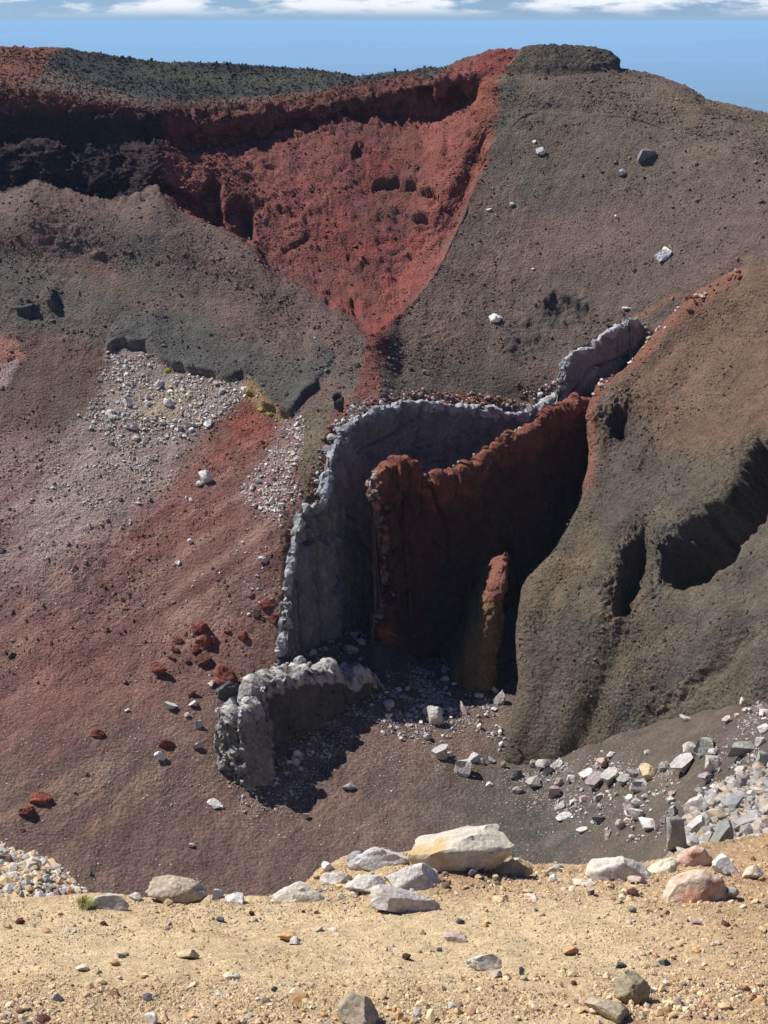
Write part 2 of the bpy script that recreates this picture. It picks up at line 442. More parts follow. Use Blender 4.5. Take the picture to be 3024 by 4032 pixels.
# small scarps on the red wall, drops on the slopes
SC = [([(1465,735),(1510,712),(1570,712),(1640,702),(1655,745)],[(1465,775),(1540,768),(1600,765),(1655,760)],1.6),
      ([(1655,745),(1700,738),(1728,762)],[(1660,790),(1700,835),(1732,810)],1.8),
      ([(1625,420),(1640,335),(1690,330),(1725,400)],[(1630,450),(1665,462),(1728,430)],2.4),
      ([(1735,400),(1760,345),(1820,325),(1850,380)],[(1740,432),(1785,448),(1850,400)],2.4),
      ([(1380,600),(1400,545),(1440,560)],[(1375,640),(1400,660),(1445,620)],1.2),
      ([(1640,855),(1680,830),(1725,880)],[(1640,890),(1680,935),(1728,920)],1.1),
      ([(640,700),(700,740),(800,790),(860,830),(960,890),(1000,940)],[(640,760),(700,825),(820,885),(900,915),(1000,965)],2.4),
      ([(770,770),(830,680),(875,720),(885,850)],[(790,800),(840,870),(890,870)],2.6),
      ([(890,820),(930,760),(985,810),(1015,930)],[(890,860),(960,930),(1015,950)],2.4),
      ([(1380,1160),(1410,1190),(1430,1255)],[(1370,1200),(1400,1250),(1428,1262)],1.2),
      ([(1870,700),(1885,560),(1915,480)],[(1880,700),(1905,600),(1925,490)],0.8),
      ([(420,1400),(440,1378),(500,1366),(565,1370),(615,1415)],[(422,1408),(500,1392),(560,1394),(618,1428)],1.3),
      ([(615,1415),(690,1452),(790,1470),(880,1502)],[(615,1432),(690,1470),(790,1486),(880,1512)],0.8),
      ([(925,1510),(950,1482),(985,1492)],[(925,1516),(955,1502),(990,1500)],1.3),
      ([(1230,1530),(1285,1460),(1312,1395)],[(1240,1540),(1298,1470),(1320,1400)],1.2),
      ([(1310,1590),(1318,1555),(1345,1550),(1362,1580)],[(1312,1600),(1335,1632),(1362,1625)],1.7),
      ([(20,1415),(60,1410),(100,1412)],[(20,1440),(60,1428),(100,1420)],0.9),
      ([(590,2045),(540,2060),(480,2058)],[(590,2062),(540,2076),(480,2070)],0.5)]
for i in range(70):
    cx_, cy_ = random.uniform(700, 1850), random.uniform(480, 1230)
    if not inside(np.array([cx_]), np.array([cy_]), R_RED)[0]: continue
    w = random.uniform(14, 46); h = random.uniform(12, 40); sk = random.uniform(-10, 10)
    SC.append(([(cx_-w, cy_+sk), (cx_-w*.3, cy_-h*.3), (cx_+w*.3, cy_-h*.2), (cx_+w, cy_-sk)], [(cx_-w, cy_+sk+4), (cx_-w*.4, cy_+h), (cx_+w*.5, cy_+h*.8), (cx_+w, cy_-sk+4)], random.uniform(0.4, 1.1)))
for rim_, far_, A in SC: disp -= A * scoop(WX, WY, rim_, far_, 16)
mgrey = mask(WX, WY, R_GREY, 8)
disp += 0.9 * mgrey * np.exp(-seg_dist(PX, PY, R_GREY[:12]) / 120.0)
# dark lava cap sitting on the rim
R_CAP = [(1985,285),(2010,262),(2060,200),(2200,185),(2380,190),(2450,262),(2400,268),(2300,285),(2150,292)]
mcap = mask(PX, PY, R_CAP, 12)
disp += mcap * (0.8 + 0.3 * l1)
# lava lump outcrops on the left slope
for (cx_, cy_, rx, ry, A) in ((95,1215,50,24,1.0),(205,1195,22,42,1.4),(390,1000,18,14,.5),(480,1330,30,20,.4)):
    disp += A * np.exp(-((PX-cx_)/rx)**2 - ((PY-cy_)/ry)**2) * (1 + 0.8 * l1)
mdk = mask(WX, WY, [(1985,1410),(2010,1300),(2100,1240),(2150,1165),(2240,1150),(2330,1200),(2330,1270),(2230,1270),(2160,1300),(2130,1380),(2060,1440)], 30)
disp += mdk * (.25 * l1 + .3 * n1) - 1.3 * scoop(WX, WY, [(2140,1185),(2180,1150),(2240,1158),(2320,1200)], [(2140,1230),(2220,1310),(2330,1290)], 40)
aboveT = (np.arange(len(G))[:, None] < NB + iT - 2) * np.ones(PX.shape)
disp *= (1 - 0.9 * (isb > 0) * (np.arange(len(G))[:, None] < NB - 3))
G = G + N0 * disp[..., None]

# --- colour
C = np.empty(G.shape); 
def paint(m, c, k=1.0):
    global C
    m = np.clip(m * k, 0, 1)[..., None]; C = C * (1 - m) + m * np.array(c)
C[:] = (0.120, 0.084, 0.072)
paint(sstep(-.2, .6, n25), (0.135, 0.080, 0.062), .7)
paint(sstep(0, .7, fbm(G, 14, 3, seed=12)), (0.092, 0.084, 0.068), .8)
paint(sstep(.1, .7, fbm(G, 9, 3, seed=13)), (0.130, 0.100, 0.064), .6)
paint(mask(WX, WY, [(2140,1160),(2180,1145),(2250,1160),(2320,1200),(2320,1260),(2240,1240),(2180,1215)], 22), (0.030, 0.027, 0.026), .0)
# right brown slope
R_BROWN = [(2020,300),(2440,290),(3100,480),(3800,700),(3800,1300),(2600,1300),(1600,1700),(1440,1500),(1560,1260),(1700,1100),(1860,760),(1910,600),(1930,430)]
mb = mask(WX + 18 * noise(G / 7 + 2), WY + 18 * noise(G / 7 + 6), R_BROWN, 26)
paint(mb, (0.102, 0.076, 0.062), .85)
paint(mb * sstep(-.1, .5, nbig + .25 * n6), (0.080, 0.072, 0.058), .8)
paint(mb * sstep(.0, .6, fbm(G, 16, 3, seed=21)), (0.132, 0.088, 0.066), .6)
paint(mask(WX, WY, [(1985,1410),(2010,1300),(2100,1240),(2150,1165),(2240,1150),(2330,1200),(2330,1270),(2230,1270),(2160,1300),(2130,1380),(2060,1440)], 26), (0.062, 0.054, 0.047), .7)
paint(mb * sstep(2150, 2550, PX + .3 * PY) * sstep(900, 400, PY), (0.124, 0.096, 0.060), .5)
# dark gritty band on upper left talus
paint(mask(WX, WY, [(-200,980),(60,990),(300,1090),(560,1190),(900,1330),(1150,1450),(1250,1470),(1150,1640),(960,1500),(640,1440),(430,1390),(200,1330),(-200,1250)], 60), (0.078, 0.075, 0.064), .8)
paint(mgrey * np.exp(-seg_dist(PX, PY, [(420,1390),(500,1368),(575,1372),(650,1440),(760,1465),(880,1500),(965,1485),(1005,1560),(1040,1610),(1110,1640),(1150,1635),(1210,1560),(1300,1470),(1315,1390)]) / 130.0), (0.074, 0.074, 0.066), .95)
paint(mask(WX, WY, [(120,1300),(240,1330),(420,1400),(330,1560),(60,1800),(-300,2100),(-300,1500),(0,1400)], 60), (0.112, 0.068, 0.060), .7)
# red wall
paint(mred, (0.150, 0.054, 0.043))
paint(mred * sstep(-.1, .5, fbm(G, 3, 3, seed=33)), (0.105, 0.050, 0.042), .8)
paint(mred * sstep(.05, .6, fbm(G, 8, 3, seed=31)), (0.175, 0.048, 0.040), .9)
paint(mred * mask(WX, WY, [(700,620),(1100,560),(1350,620),(1300,900),(1150,1100),(900,900)], 70), (0.165, 0.062, 0.050), .7)
paint(mred * mask(WX, WY, [(1640,430),(1880,430),(1890,640),(1800,880),(1700,1080),(1540,1260),(1500,1200),(1640,950),(1700,700)], 40), (0.200, 0.068, 0.052), .75)
paint(mask(WX, WY, [(1830,330),(1960,290),(1960,420),(1920,650),(1860,760),(1880,560)], 16), (0.190, 0.066, 0.040), .8)
# rim: dark scoria on the left, red band under it
paint(mask(WX, WY, [(-800,330),(0,330),(350,390),(640,430),(1000,410),(1350,340),(1700,270),(1720,330),(1400,420),(1150,500),(950,560),(640,620),(640,800),(-800,800)], 20) * aboveT, (0.110, 0.044, 0.035))
paint(mask(WX, WY, [(-800,150),(0,160),(260,190),(200,260),(120,330),(-800,340)], 14), (0.150, 0.062, 0.044), .9)
paint(mask(WX, WY, [(240,180),(330,150),(1390,250),(1790,220),(1760,285),(1500,320),(1350,340),(1000,385),(800,400),(560,390),(330,320),(180,260)], 16), (0.047, 0.047, 0.043))
paint(mask(WX, WY, [(520,270),(900,300),(1350,290),(1250,330),(900,340),(560,310)], 30), (0.078, 0.076, 0.050), .6)
paint(mcl * aboveT * sstep(400, 470, PY) , (0.034, 0.025, 0.025), .95)  # cliff face below its top blackened, shade put into the colour
paint(mcap * (.85 + .3 * noise(G / 1.5)), (0.052, 0.048, 0.038))
paint(mask(WX, WY, [(1880,205),(2050,190),(2010,262),(1960,300),(1860,300)], 10), (0.150, 0.044, 0.036), .9)
paint(mask(WX, WY, [(1990,285),(2005,255),(2040,215),(2058,225),(2025,275)], 6), (0.20, 0.12, 0.08), .6)
# red streaks, pale scree fields
paint(mask(WX, WY, R_RED2, 75) * (.85 + .4 * noise(G / 2.5)), (0.190, 0.060, 0.043), 1.0)
paint(mask(WX, WY, R_RED3, 180) * (.75 + .5 * fbm(G, 6, 3, seed=77)), (0.165, 0.066, 0.054), .7)
dg = (PX * 0.80 - PY * 0.60)                                  # debris flow lines run down to the left
ac = (PX * 0.60 + PY * 0.80)
st = noise(np.stack([ac / 46, dg / 620, 0 * dg], -1)) + .6 * noise(np.stack([ac / 17, dg / 380, 0 * dg + 5], -1))
lf = sstep(1450, 1100, PX + 0.1 * (PY - 2000)) * sstep(1650, 1900, PY)
paint(lf, (0.165, 0.084, 0.068), .75)
paint(lf * sstep(-.1, .6, st) * sstep(3000, 2300, PY), (0.220, 0.138, 0.108), .75)
paint(lf * sstep(.0, .6, -st), (0.115, 0.058, 0.048), .75)
paint(mask(WX, WY, [(-300,1750),(120,1720),(520,1740),(560,1850),(420,2050),(180,2250),(-300,2500)], 130) * (0.5 + 0.5 * sstep(-.5, .6, st)), (0.250, 0.190, 0.168), .7)
paint(mask(WX, WY, R_SCREE, 30), (0.250, 0.200, 0.178), .85)
paint(mask(WX, WY, [(330,1680),(560,1770),(760,1740),(640,1900),(420,2100),(150,2250),(100,2050),(240,1830)], 80), (0.290, 0.225, 0.195), .75)
paint(mask(WX, WY, [(560,1560),(700,1510),(760,1560),(640,1680),(540,1640)], 40), (0.36, 0.29, 0.17), .5)
paint(mask(WX, WY, R_SCREE2, 30), (0.200, 0.125, 0.118), .8)
paint(mask(WX, WY, [(960,1510),(1000,1520),(1090,1620),(1150,1650),(1100,1660),(1000,1600),(955,1550)], 12), (0.27, 0.185, 0.075), .6)
paint(mask(WX, WY, [(-200,1330),(60,1340),(110,1410),(20,1440),(-200,1480)], 18), (0.26, 0.12, 0.085), .8)
paint(mask(WX, WY, [(0,1440),(70,1425),(30,1530),(-60,1560)], 12), (0.34, 0.24, 0.24), .7)
# near the grey wall: ash brown strip, red rib
paint(mask(WX, WY, [(1180,1640),(1310,1560),(1270,1960),(1190,1990),(1170,1850)], 16), (0.118, 0.096, 0.066), .85)
paint(mask(WX, WY, [(1300,1640),(1350,1590),(1500,1540),(1530,1330),(1440,1330),(1400,1560),(1280,1730),(1270,1900),(1300,1930)], 12), (0.150, 0.056, 0.042), .85)
paint(mask(WX, WY, [(1690,1570),(1760,1540),(2000,1560),(2010,1600),(1700,1590)], 14), (0.240, 0.085, 0.050), .7)
paint(mask(WX, WY, [(2180,1480),(2250,1400),(2500,1250),(2640,1160),(2700,1160),(2480,1290),(2230,1440)], 14), (0.230, 0.115, 0.072), .6)
# floor
fl = sstep(2500, 2950, PY + .35 * (PX - 900) * (PX < 1500))
paint(fl, (0.132, 0.088, 0.070), .85)
paint(fl * sstep(0, .6, st + .4 * n6), (0.195, 0.130, 0.092), .7)
paint(fl * sstep(0, .6, -st + .4 * n1), (0.112, 0.074, 0.060), .7)
paint(fl * sstep(1300, 2100, PX + .5 * (PY - 2900)), (0.100, 0.084, 0.066), .85)
paint(fl * mask(WX, WY, [(1800,3250),(2150,3060),(2330,3120),(2330,3300),(2200,3420),(1900,3500),(1750,3420)], 70) * sstep(-.5, .4, st), (0.072, 0.068, 0.058), .85)
paint(mask(WX, WY, [(1380,2790),(1560,2830),(1990,2760),(1970,2930),(1700,3030),(1400,2960)], 50), (0.150, 0.098, 0.078), .7)
paint(mask(WX, WY, [(700,3250),(1700,3300),(1700,3600),(300,3600),(300,3350)], 120), (0.120, 0.078, 0.064), .7)
C *= (1.12 + 0.15 * n6 + 0.14 * n1)[..., None]
C = np.clip(C, 0.01, 0.9)
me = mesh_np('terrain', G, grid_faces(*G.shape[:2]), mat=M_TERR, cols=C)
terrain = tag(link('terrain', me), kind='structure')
TPX, TPY = proj(G)
terr_v, terr_px, terr_py, terr_n = G.reshape(-1, 3), TPX.ravel(), TPY.ravel(), N0.reshape(-1, 3)
terr_red = mred.ravel()

# ================================================================== RIGHT-HAND SPUR
DC = [
 [(2345,1522,150),(2325,1600,148.5),(2318,1800,141),(2300,1925,136),(2215,2130,128),(2120,2255,124),(2055,2330,121.5),(2038,2480,118.5),(2042,2640,116),(2018,2820,113),(1985,2965,111.2),(1960,3080,109.5)],
 [(2440,1468,152.5),(2410,1600,145),(2400,1790,139),(2390,1930,134.5),(2330,2130,126.5),(2260,2260,121.5),(2200,2340,119),(2180,2480,116),(2180,2640,113.2),(2180,2820,110.8),(2180,2985,109.2),(2180,3090,108.4)],
 [(2568,1326,156),(2550,1480,147),(2540,1700,139),(2530,1900,132),(2500,2100,124.5),(2450,2250,119),(2420,2360,115.8),(2400,2500,112.8),(2400,2650,110.6),(2400,2790,109),(2400,2890,108.0),(2400,2990,107)],
 [(2720,1165,157),(2700,1350,149),(2690,1600,140),(2680,1800,132.5),(2660,2000,125.5),(2640,2180,119.5),(2620,2330,114.5),(2600,2480,111),(2600,2620,108.5),(2600,2740,106.8),(2600,2820,105.8),(2600,2920,104.5)],
 [(2900,1065,155.5),(2880,1280,147),(2870,1520,138),(2860,1730,130),(2850,1930,123),(2840,2110,116.5),(2830,2280,111),(2830,2430,107),(2830,2570,104.3),(2830,2680,102.5),(2830,2750,101.5),(2830,2850,100)],
 [(3060,1000,152),(3060,1240,143),(3060,1480,134),(3060,1690,126),(3060,1890,119),(3060,2080,112.5),(3060,2250,107),(3060,2390,103),(3060,2510,100.3),(3060,2610,98.3),(3060,2680,97.3),(3060,2780,96)],
 [(3700,1000,130),(3700,1240,121),(3700,1480,113),(3700,1690,106),(3700,1890,100),(3700,2080,94),(3700,2250,89.5),(3700,2390,86),(3700,2510,83.5),(3700,2610,82),(3700,2680,81),(3700,2780,80)],
]
DCn = np.array(DC, float)
h1 = DCn[0] + np.array([22, 0, 3.5]); h2 = DCn[0] + np.array([90, 0, 9]); h3 = DCn[0] + np.array([240, 0, 16])
DCn = np.concatenate([[h3, h2, h1], DCn])
# a lip that rolls over the upper edge
lip = DCn[:, :1] + np.array([0, 14, 7.0]); DCn = np.concatenate([lip, DCn], 1)
rk = np.concatenate([[0], np.cumsum(np.linalg.norm(np.diff(DCn[5, :, :2], axis=0), axis=1))])
ck = np.array([0, 90, 150, 170, 300, 450, 620, 800, 960, 1500.0])
ru = np.concatenate([np.linspace(0, rk[1], 6, endpoint=False), np.linspace(rk[1], rk[-1], 440)])
cu = np.concatenate([np.linspace(0, 170, 40, endpoint=False), np.linspace(170, 1000, 280, endpoint=False), np.linspace(1000, 1500, 30)])
tmp = np.stack([np.stack([pchip(rk, DCn[c, :, k], ru) for k in range(3)], -1) for c in range(len(ck))])     # (cols, rows, 3)
cspl = np.stack([np.stack([pchip(ck, tmp[:, r, k], cu) for k in range(3)], -1) for r in range(len(ru))])
DPX, DPY, DDD = cspl[..., 0], cspl[..., 1], cspl[..., 2]
GD = P(DPX, DPY, DDD)
ND = grid_normals(GD)
hid = (cu < 168)[None, :] | (ru < rk[1])[:, None]
dn25 = fbm(GD, 14, 3, seed=41); dn6 = fbm(GD, 5, 3, seed=42); dn1 = fbm(GD, 1.3, 3, seed=43); dl1 = lumps(GD, 0.8, 2, 44); dl05 = lumps(GD, 0.4, 1, 45)
WDX = DPX + 14 * noise(GD / 2.2) + 8 * noise(GD / .9 + 40); WDY = DPY + 14 * noise(GD / 2.2 + 9) + 8 * noise(GD / .9 + 70)
rD = .48 * np.clip(.8 + 1.2 * fbm(GD, 7, 2, seed=46), .3, 1.8)
disp = 0.30 * dn25 + 0.18 * dn6 + rD * (0.13 * dn1 + 0.17 * dl1 + 0.09 * dl05)
SCD = [([(2588,2310),(2600,2180),(2650,2110),(2710,2070),(2800,2000),(2890,1930),(2950,1840),(2985,1750)],[(2588,2330),(2700,2330),(2830,2290),(2930,2180),(3000,2060),(3070,1900),(3060,1760)],9.0,62,.6),
       ([(2412,2420),(2418,2290),(2440,2190),(2470,2120),(2510,2085)],[(2412,2440),(2470,2420),(2540,2290),(2580,2150),(2545,2085)],5.0,50,.5),
       ([(2385,1700),(2372,1650),(2420,1625),(2480,1590)],[(2385,1715),(2430,1775),(2495,1710),(2500,1600)],3.6,50,.6),
       ([(2480,1930),(2500,1800),(2540,1740)],[(2490,1960),(2560,1880),(2580,1760)],.8,50,.2),
       ([(2930,2470),(2800,2600),(2660,2720),(2560,2800)],[(3000,2520),(2880,2650),(2720,2780),(2600,2850)],1.2,70,.3)]
fold = noise(np.stack([(DPX * .93 + DPY * .36) / 95, (DPY * .93 - DPX * .36) / 900, 0 * DPX + 2], -1))
disp += .55 * fold * sstep(1900, 2300, DPY) * (~hid)
rag = 26 * noise(GD / 5.0 + 3) + 12 * noise(GD / 1.8 + 5) + 6 * noise(GD / .7 + 8); rag2 = 26 * noise(GD / 5.0 + 13) + 16 * noise(GD / 1.8 + 15) + 9 * noise(GD / .7 + 18)
for rim_, far_, A, edge, swell in SCD:
    disp -= A * scoop(WDX + rag, WDY + rag2, rim_, far_, edge)
    dr = seg_dist(DPX, DPY, rim_)
    disp += swell * np.exp(-(dr / 75) ** 2) * (1 + .8 * dl1) + .35 * np.exp(-(dr / 40) ** 2) * dl1 * (A > 2)
disp = np.where(hid, disp * .6, disp)
GD = GD + ND * disp[..., None]
C = np.empty(GD.shape); C[:] = (0.098, 0.082, 0.060)
paint(sstep(-.2, .5, dn25), (0.112, 0.086, 0.058), .7)
paint(sstep(0, .6, fbm(GD, 7, 3, seed=51)), (0.074, 0.068, 0.055), .8)
paint(mask(WDX, WDY, [(2350,1560),(2560,1290),(2720,1130),(3100,980),(3800,950),(3800,1500),(3024,1720),(2760,1800),(2560,1760),(2400,1900),(2300,1930)], 70), (0.132, 0.082, 0.056), .8)
paint(mask(WDX, WDY, [(2310,1520),(2440,1430),(2560,1290),(2640,1190),(2660,1230),(2560,1400),(2420,1500),(2370,1560),(2340,1900),(2300,1950)], 16), (0.200, 0.080, 0.052), .7)
paint(mask(WDX, WDY, [(2640,1190),(2720,1120),(2860,1060),(2940,1060),(2900,1110),(2740,1230),(2640,1300)], 18), (0.200, 0.086, 0.054), .6)
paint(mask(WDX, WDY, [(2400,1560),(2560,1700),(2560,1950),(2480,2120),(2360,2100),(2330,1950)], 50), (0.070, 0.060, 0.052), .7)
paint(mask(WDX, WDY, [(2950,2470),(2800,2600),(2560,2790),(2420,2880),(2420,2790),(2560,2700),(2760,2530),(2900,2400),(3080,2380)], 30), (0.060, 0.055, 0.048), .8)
paint(mask(WDX, WDY, [(2420,2450),(2560,2380),(2700,2480),(2560,2600),(2420,2620)], 70), (0.118, 0.094, 0.060), .6)
paint(mask(WDX, WDY, [(2555,2400),(2600,2250),(2640,2080),(2655,2080),(2625,2260),(2580,2420)], 12), (0.125, 0.112, 0.092), .6)
paint(mask(WDX, WDY, [(2060,2340),(2250,2140),(2320,1960),(2350,2100),(2300,2300),(2120,2420)], 40), (0.120, 0.088, 0.055), .7)
paint(sstep(2760, 2960, DPY), (0.098, 0.083, 0.056), .6)
C *= (1.08 + 0.2 * dn6 + 0.16 * dn1)[..., None]; C = np.clip(C, .01, .9)
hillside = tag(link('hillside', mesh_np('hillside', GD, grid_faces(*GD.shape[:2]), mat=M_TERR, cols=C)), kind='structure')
q = proj(GD); hill_v, hill_px, hill_py, hill_n = GD.reshape(-1, 3), q[0].ravel(), q[1].ravel(), ND.reshape(-1, 3)

# ================================================================== ROCK WALLS OF THE DIKE
NBK = 64                                        # rows down the back of a wall
def slab(crest, thick, zbot, nst, nfront, lean_f=0.0, lean_b=0.0, taper=0.8, jag=0.4, rough=0.22, cracks=(), color=None, seed=0, bulge=0.0, bl=1.7, bow=0.0, ragged=1.5, outline=None):
    """an upright wall: rounded crest following the surveyed points, a front face to the right, a back face, tapered ends"""
    cw = P(*np.array(crest, float).T)
    s = np.concatenate([[0], np.cumsum(np.linalg.norm(np.diff(cw, axis=0), axis=1))])
    su = np.linspace(0, 1, nst); su = s[-1] * (su - .9 * np.sin(2 * np.pi * su) / (2 * np.pi) * min(1.0, 14 / s[-1] * 1.0))
    cr_ = np.stack([pchip(s, cw[:, k], su) for k in range(3)], -1)
    tg = np.gradient(cr_[:, :2], axis=0); tg /= np.linalg.norm(tg, axis=1)[:, None] + 1e-9
    ln = np.stack([su, 0 * su + seed, 0 * su], -1)
    cr_[:, :2] += tg * (jag * (.8 * cells(ln, 2.2, seed + 2) + .5 * cells(ln, .8, seed + 3)))[:, None]
    cr_[:, 2] += jag * (.9 * cells(ln + 40, 2.6, seed + 4) + .6 * cells(ln + 90, .9, seed + 5))
    pl = np.stack([np.convolve(np.pad(cr_[:, k], 12, mode='reflect', reflect_type='odd'), np.ones(25) / 25, 'valid') for k in range(2)], -1)
    T = np.gradient(pl, axis=0); T /= np.linalg.norm(T, axis=1)[:, None] + 1e-9
    Nr = np.stack([T[:, 1], -T[:, 0]], -1)
    e = np.minimum(su, s[-1] - su); ec = np.clip(1 - e / taper, 0, 1); tf = np.maximum(np.sqrt(1 - ec * ec), .03)
    r = thick / 2
    prof = []                                    # (side offset in units of r, height below the crest (r) , depth fraction)
    for k in range(NBK): prof.append((-1, None, 1 - k / NBK))
    for k in range(13):
        a = math.pi * (1 - k / 12); prof.append((math.copysign(abs(math.cos(a)) ** .7, math.cos(a)), 1 - abs(math.sin(a)) ** .7, 0))
    for k in range(1, nfront + 1): prof.append((1, None, k / nfront))
    g = np.zeros((len(prof), nst, 3))
    for j, (o, dz, fr) in enumerate(prof):
        top = cr_[:, 2] - r * tf
        z = (cr_[:, 2] - r * tf * dz) if dz is not None else top + (zbot - top) * fr
        h = np.maximum(top - z, 0)
        off = o * r * tf + tf * np.where(o > 0, lean_f * h, -lean_b * h) * (dz is None) + tf * (bulge * np.sin(np.pi * np.clip(fr, 0, 1)) if (dz is None and o > 0) else 0)
        g[j, :, 0] = cr_[:, 0] + Nr[:, 0] * off; g[j, :, 1] = cr_[:, 1] + Nr[:, 1] * off; g[j, :, 2] = z
    n = grid_normals(g, 1)
    j0 = NBK + 13 + nfront // 2
    if np.sum(n[j0, :, :2] * Nr) < 0: n = -n
    fe = np.array([p_[2] if p_[1] is None else 0 for p_ in prof])[:, None] * np.ones(g.shape[:2])
    ew = np.exp(-(su / 1.4) ** 2)[None, :, None] * (ragged * (fbm(np.stack([0 * g[..., 0] + seed + .3, .4 * g[..., 1], g[..., 2]], -1), 4.0, 5, .6, seed=seed) + .5 * cells(np.stack([0 * g[..., 0] + .3, 0 * g[..., 1], g[..., 2]], -1), 1.6, seed)) + bow * (np.sin(np.pi * np.clip(1.2 * fe, 0, 1)) - 1.3 * fe ** 3))[..., None]
    g[..., :2] += T[None] * ew
    es = np.exp(-(e / 1.6) ** 2)[None, :, None]
    g = g + es * .55 * np.stack([fbm(g, 1.3, 4, .65, seed=seed + 40), fbm(g, 1.3, 4, .65, seed=seed + 41), .6 * fbm(g, 1.3, 4, .65, seed=seed + 42)], -1) * (fe > 0.001)[..., None]
    if outline is not None:
        ox, oy = proj(g[:, 0]); t_x = np.interp(oy, [q[1] for q in outline], [q[0] for q in outline])
        sh = np.where(oy > oy[NBK + 6] - 1, (t_x - ox) / FPX * (g[:, 0, 1] * CP - g[:, 0, 2] * SP) / max(T[0, 0], .35), 0)
        g[..., :2] += T[None] * (np.exp(-(su / 2.2) ** 2)[None, :, None] * sh[:, None, None])
    px, py = proj(g)
    fr_ = np.array([p_[2] if p_[1] is None else 0 for p_ in prof])[:, None]
    dsp = rough * (fbm(g, 4.0, 2, seed=seed + 1) * .8 + 1.1 * cells(g, bl, seed, (1, 1, 1.7)) + .55 * cells(g, bl * .4, seed + 1, (1, 1, 1.3)) + .25 * lumps(g, .5, 2, seed + 2)) * (.80 + .25 * np.exp(-(fr_ / .06) ** 2))
    for line, w, A in cracks:
        dsp -= A * np.exp(-(seg_dist(px + 5 * noise(g / .5), py, line) / w) ** 2)
    g = g + n * dsp[..., None]
    c = color(g, px, py, np.array([p[2] if p[1] is None else 0 for p in prof])[:, None] + 0 * px, su[None, :] + 0 * px)
    F = grid_faces(len(prof), nst)
    R_, C_ = len(prof), nst
    caps = []
    for ccol, flip in ((0, False), (C_ - 1, True)):
        idx = np.arange(R_) * C_ + ccol
        m = R_
        for a in range(m // 2 - 1):
            qd = [idx[a], idx[a + 1], idx[m - 2 - a], idx[m - 1 - a]]
            caps.append(qd[::-1] if flip else qd)
    return g, np.concatenate([F, np.array(caps)]), c, cr_, Nr

# small numpy rocks used for merged stones and blocks -------------------------------------------
def ico(sub):
    bm = bmesh.new(); bmesh.ops.create_icosphere(bm, subdivisions=sub, radius=1)
    v = np.array([x.co[:] for x in bm.verts]); f = np.array([[x.index for x in p.verts] for p in bm.faces]); bm.free()
    return v, f
ICO = {k: ico(k) for k in (1, 2, 3, 4, 5)}
def rock_np(sub, seed, cuts=9, lo=.5, hi=.85, rough=.05):
    r = np.random.default_rng(seed)
    v, f = ICO[sub]; v = v.copy()
    for _ in range(cuts):
        n = r.normal(size=3); n /= np.linalg.norm(n)
        h = r.uniform(lo, hi); d = v @ n - h
        v -= np.where(d > 0, d, 0)[:, None] * n
    if sub >= 3:
        v *= (1 + rough * fbm(v, .9, 4, seed=seed * .37) + rough * .8 * lumps(v, .35, 3, seed * .7))[:, None]
    elif sub == 2: v *= (1 + r.uniform(-.05, .05, size=(len(v), 1)))
    else: v *= (1 + r.uniform(-.14, .14, size=(len(v), 1)))
    lo_, hi_ = v.min(0), v.max(0)
    return (v - (lo_ + hi_) / 2) / (hi_ - lo_), f
def rock_mesh(name, sub, seed, mat, **k):
    v, f = rock_np(sub, seed, **k)
    me = mesh_np(name, v, None, f, mat=mat, smooth=sub >= 3)
    if sub >= 3:
        me.set_sharp_from_angle(angle=math.radians(24 if sub == 3 else 38))
    return me

def wall_color(base, alt, dust, crest, endc=None):
    def f(g, px, py, fr, su):
        c = np.empty(g.shape); c[:] = base
        m = sstep(0, .6, fbm(g, 4, 3, seed=61))[..., None]; c = c * (1 - m * .7) + m * .7 * np.array(alt)
        m = sstep(.2, .7, fbm(np.stack([g[..., 0] / 1.2, g[..., 1] / 1.2, g[..., 2] / 7], -1), 1, 3, seed=62))[..., None]; c = c * (1 - m * .5) + m * .5 * np.array(dust)
        m = sstep(.012, .002, fr + .03 * fbm(g, .9, 3, seed=64))[..., None]; c = c * (1 - m) + m * np.array(crest)  # paler along the crest: sunlight on the top painted in
        if endc is not None:
            m = sstep(2.6, 1.2, su + .8 * fbm(g, 1.2, 3, seed=65))[..., None]; c = c * (1 - m) + m * np.array(endc)
        return np.clip(c * (1 + .15 * fbm(g, 1, 2, seed=63))[..., None], .01, .9)
    return f
grey_c = wall_color((0.205, 0.196, 0.186), (0.140, 0.136, 0.130), (0.26, 0.24, 0.21), (0.36, 0.36, 0.36))
low_c = wall_color((0.110, 0.098, 0.084), (0.075, 0.066, 0.056), (0.125, 0.090, 0.064), (0.42, 0.40, 0.37), (0.36, 0.345, 0.32))  # front darkened as shade, crest and left end paled as sunlight

MB = {'big': [], 'mid': [], 'small': []}
BLOCKS = [rock_mesh('block', 2, 900 + i, M_ROCKF, cuts=8, lo=.45, hi=.8) for i in range(8)]

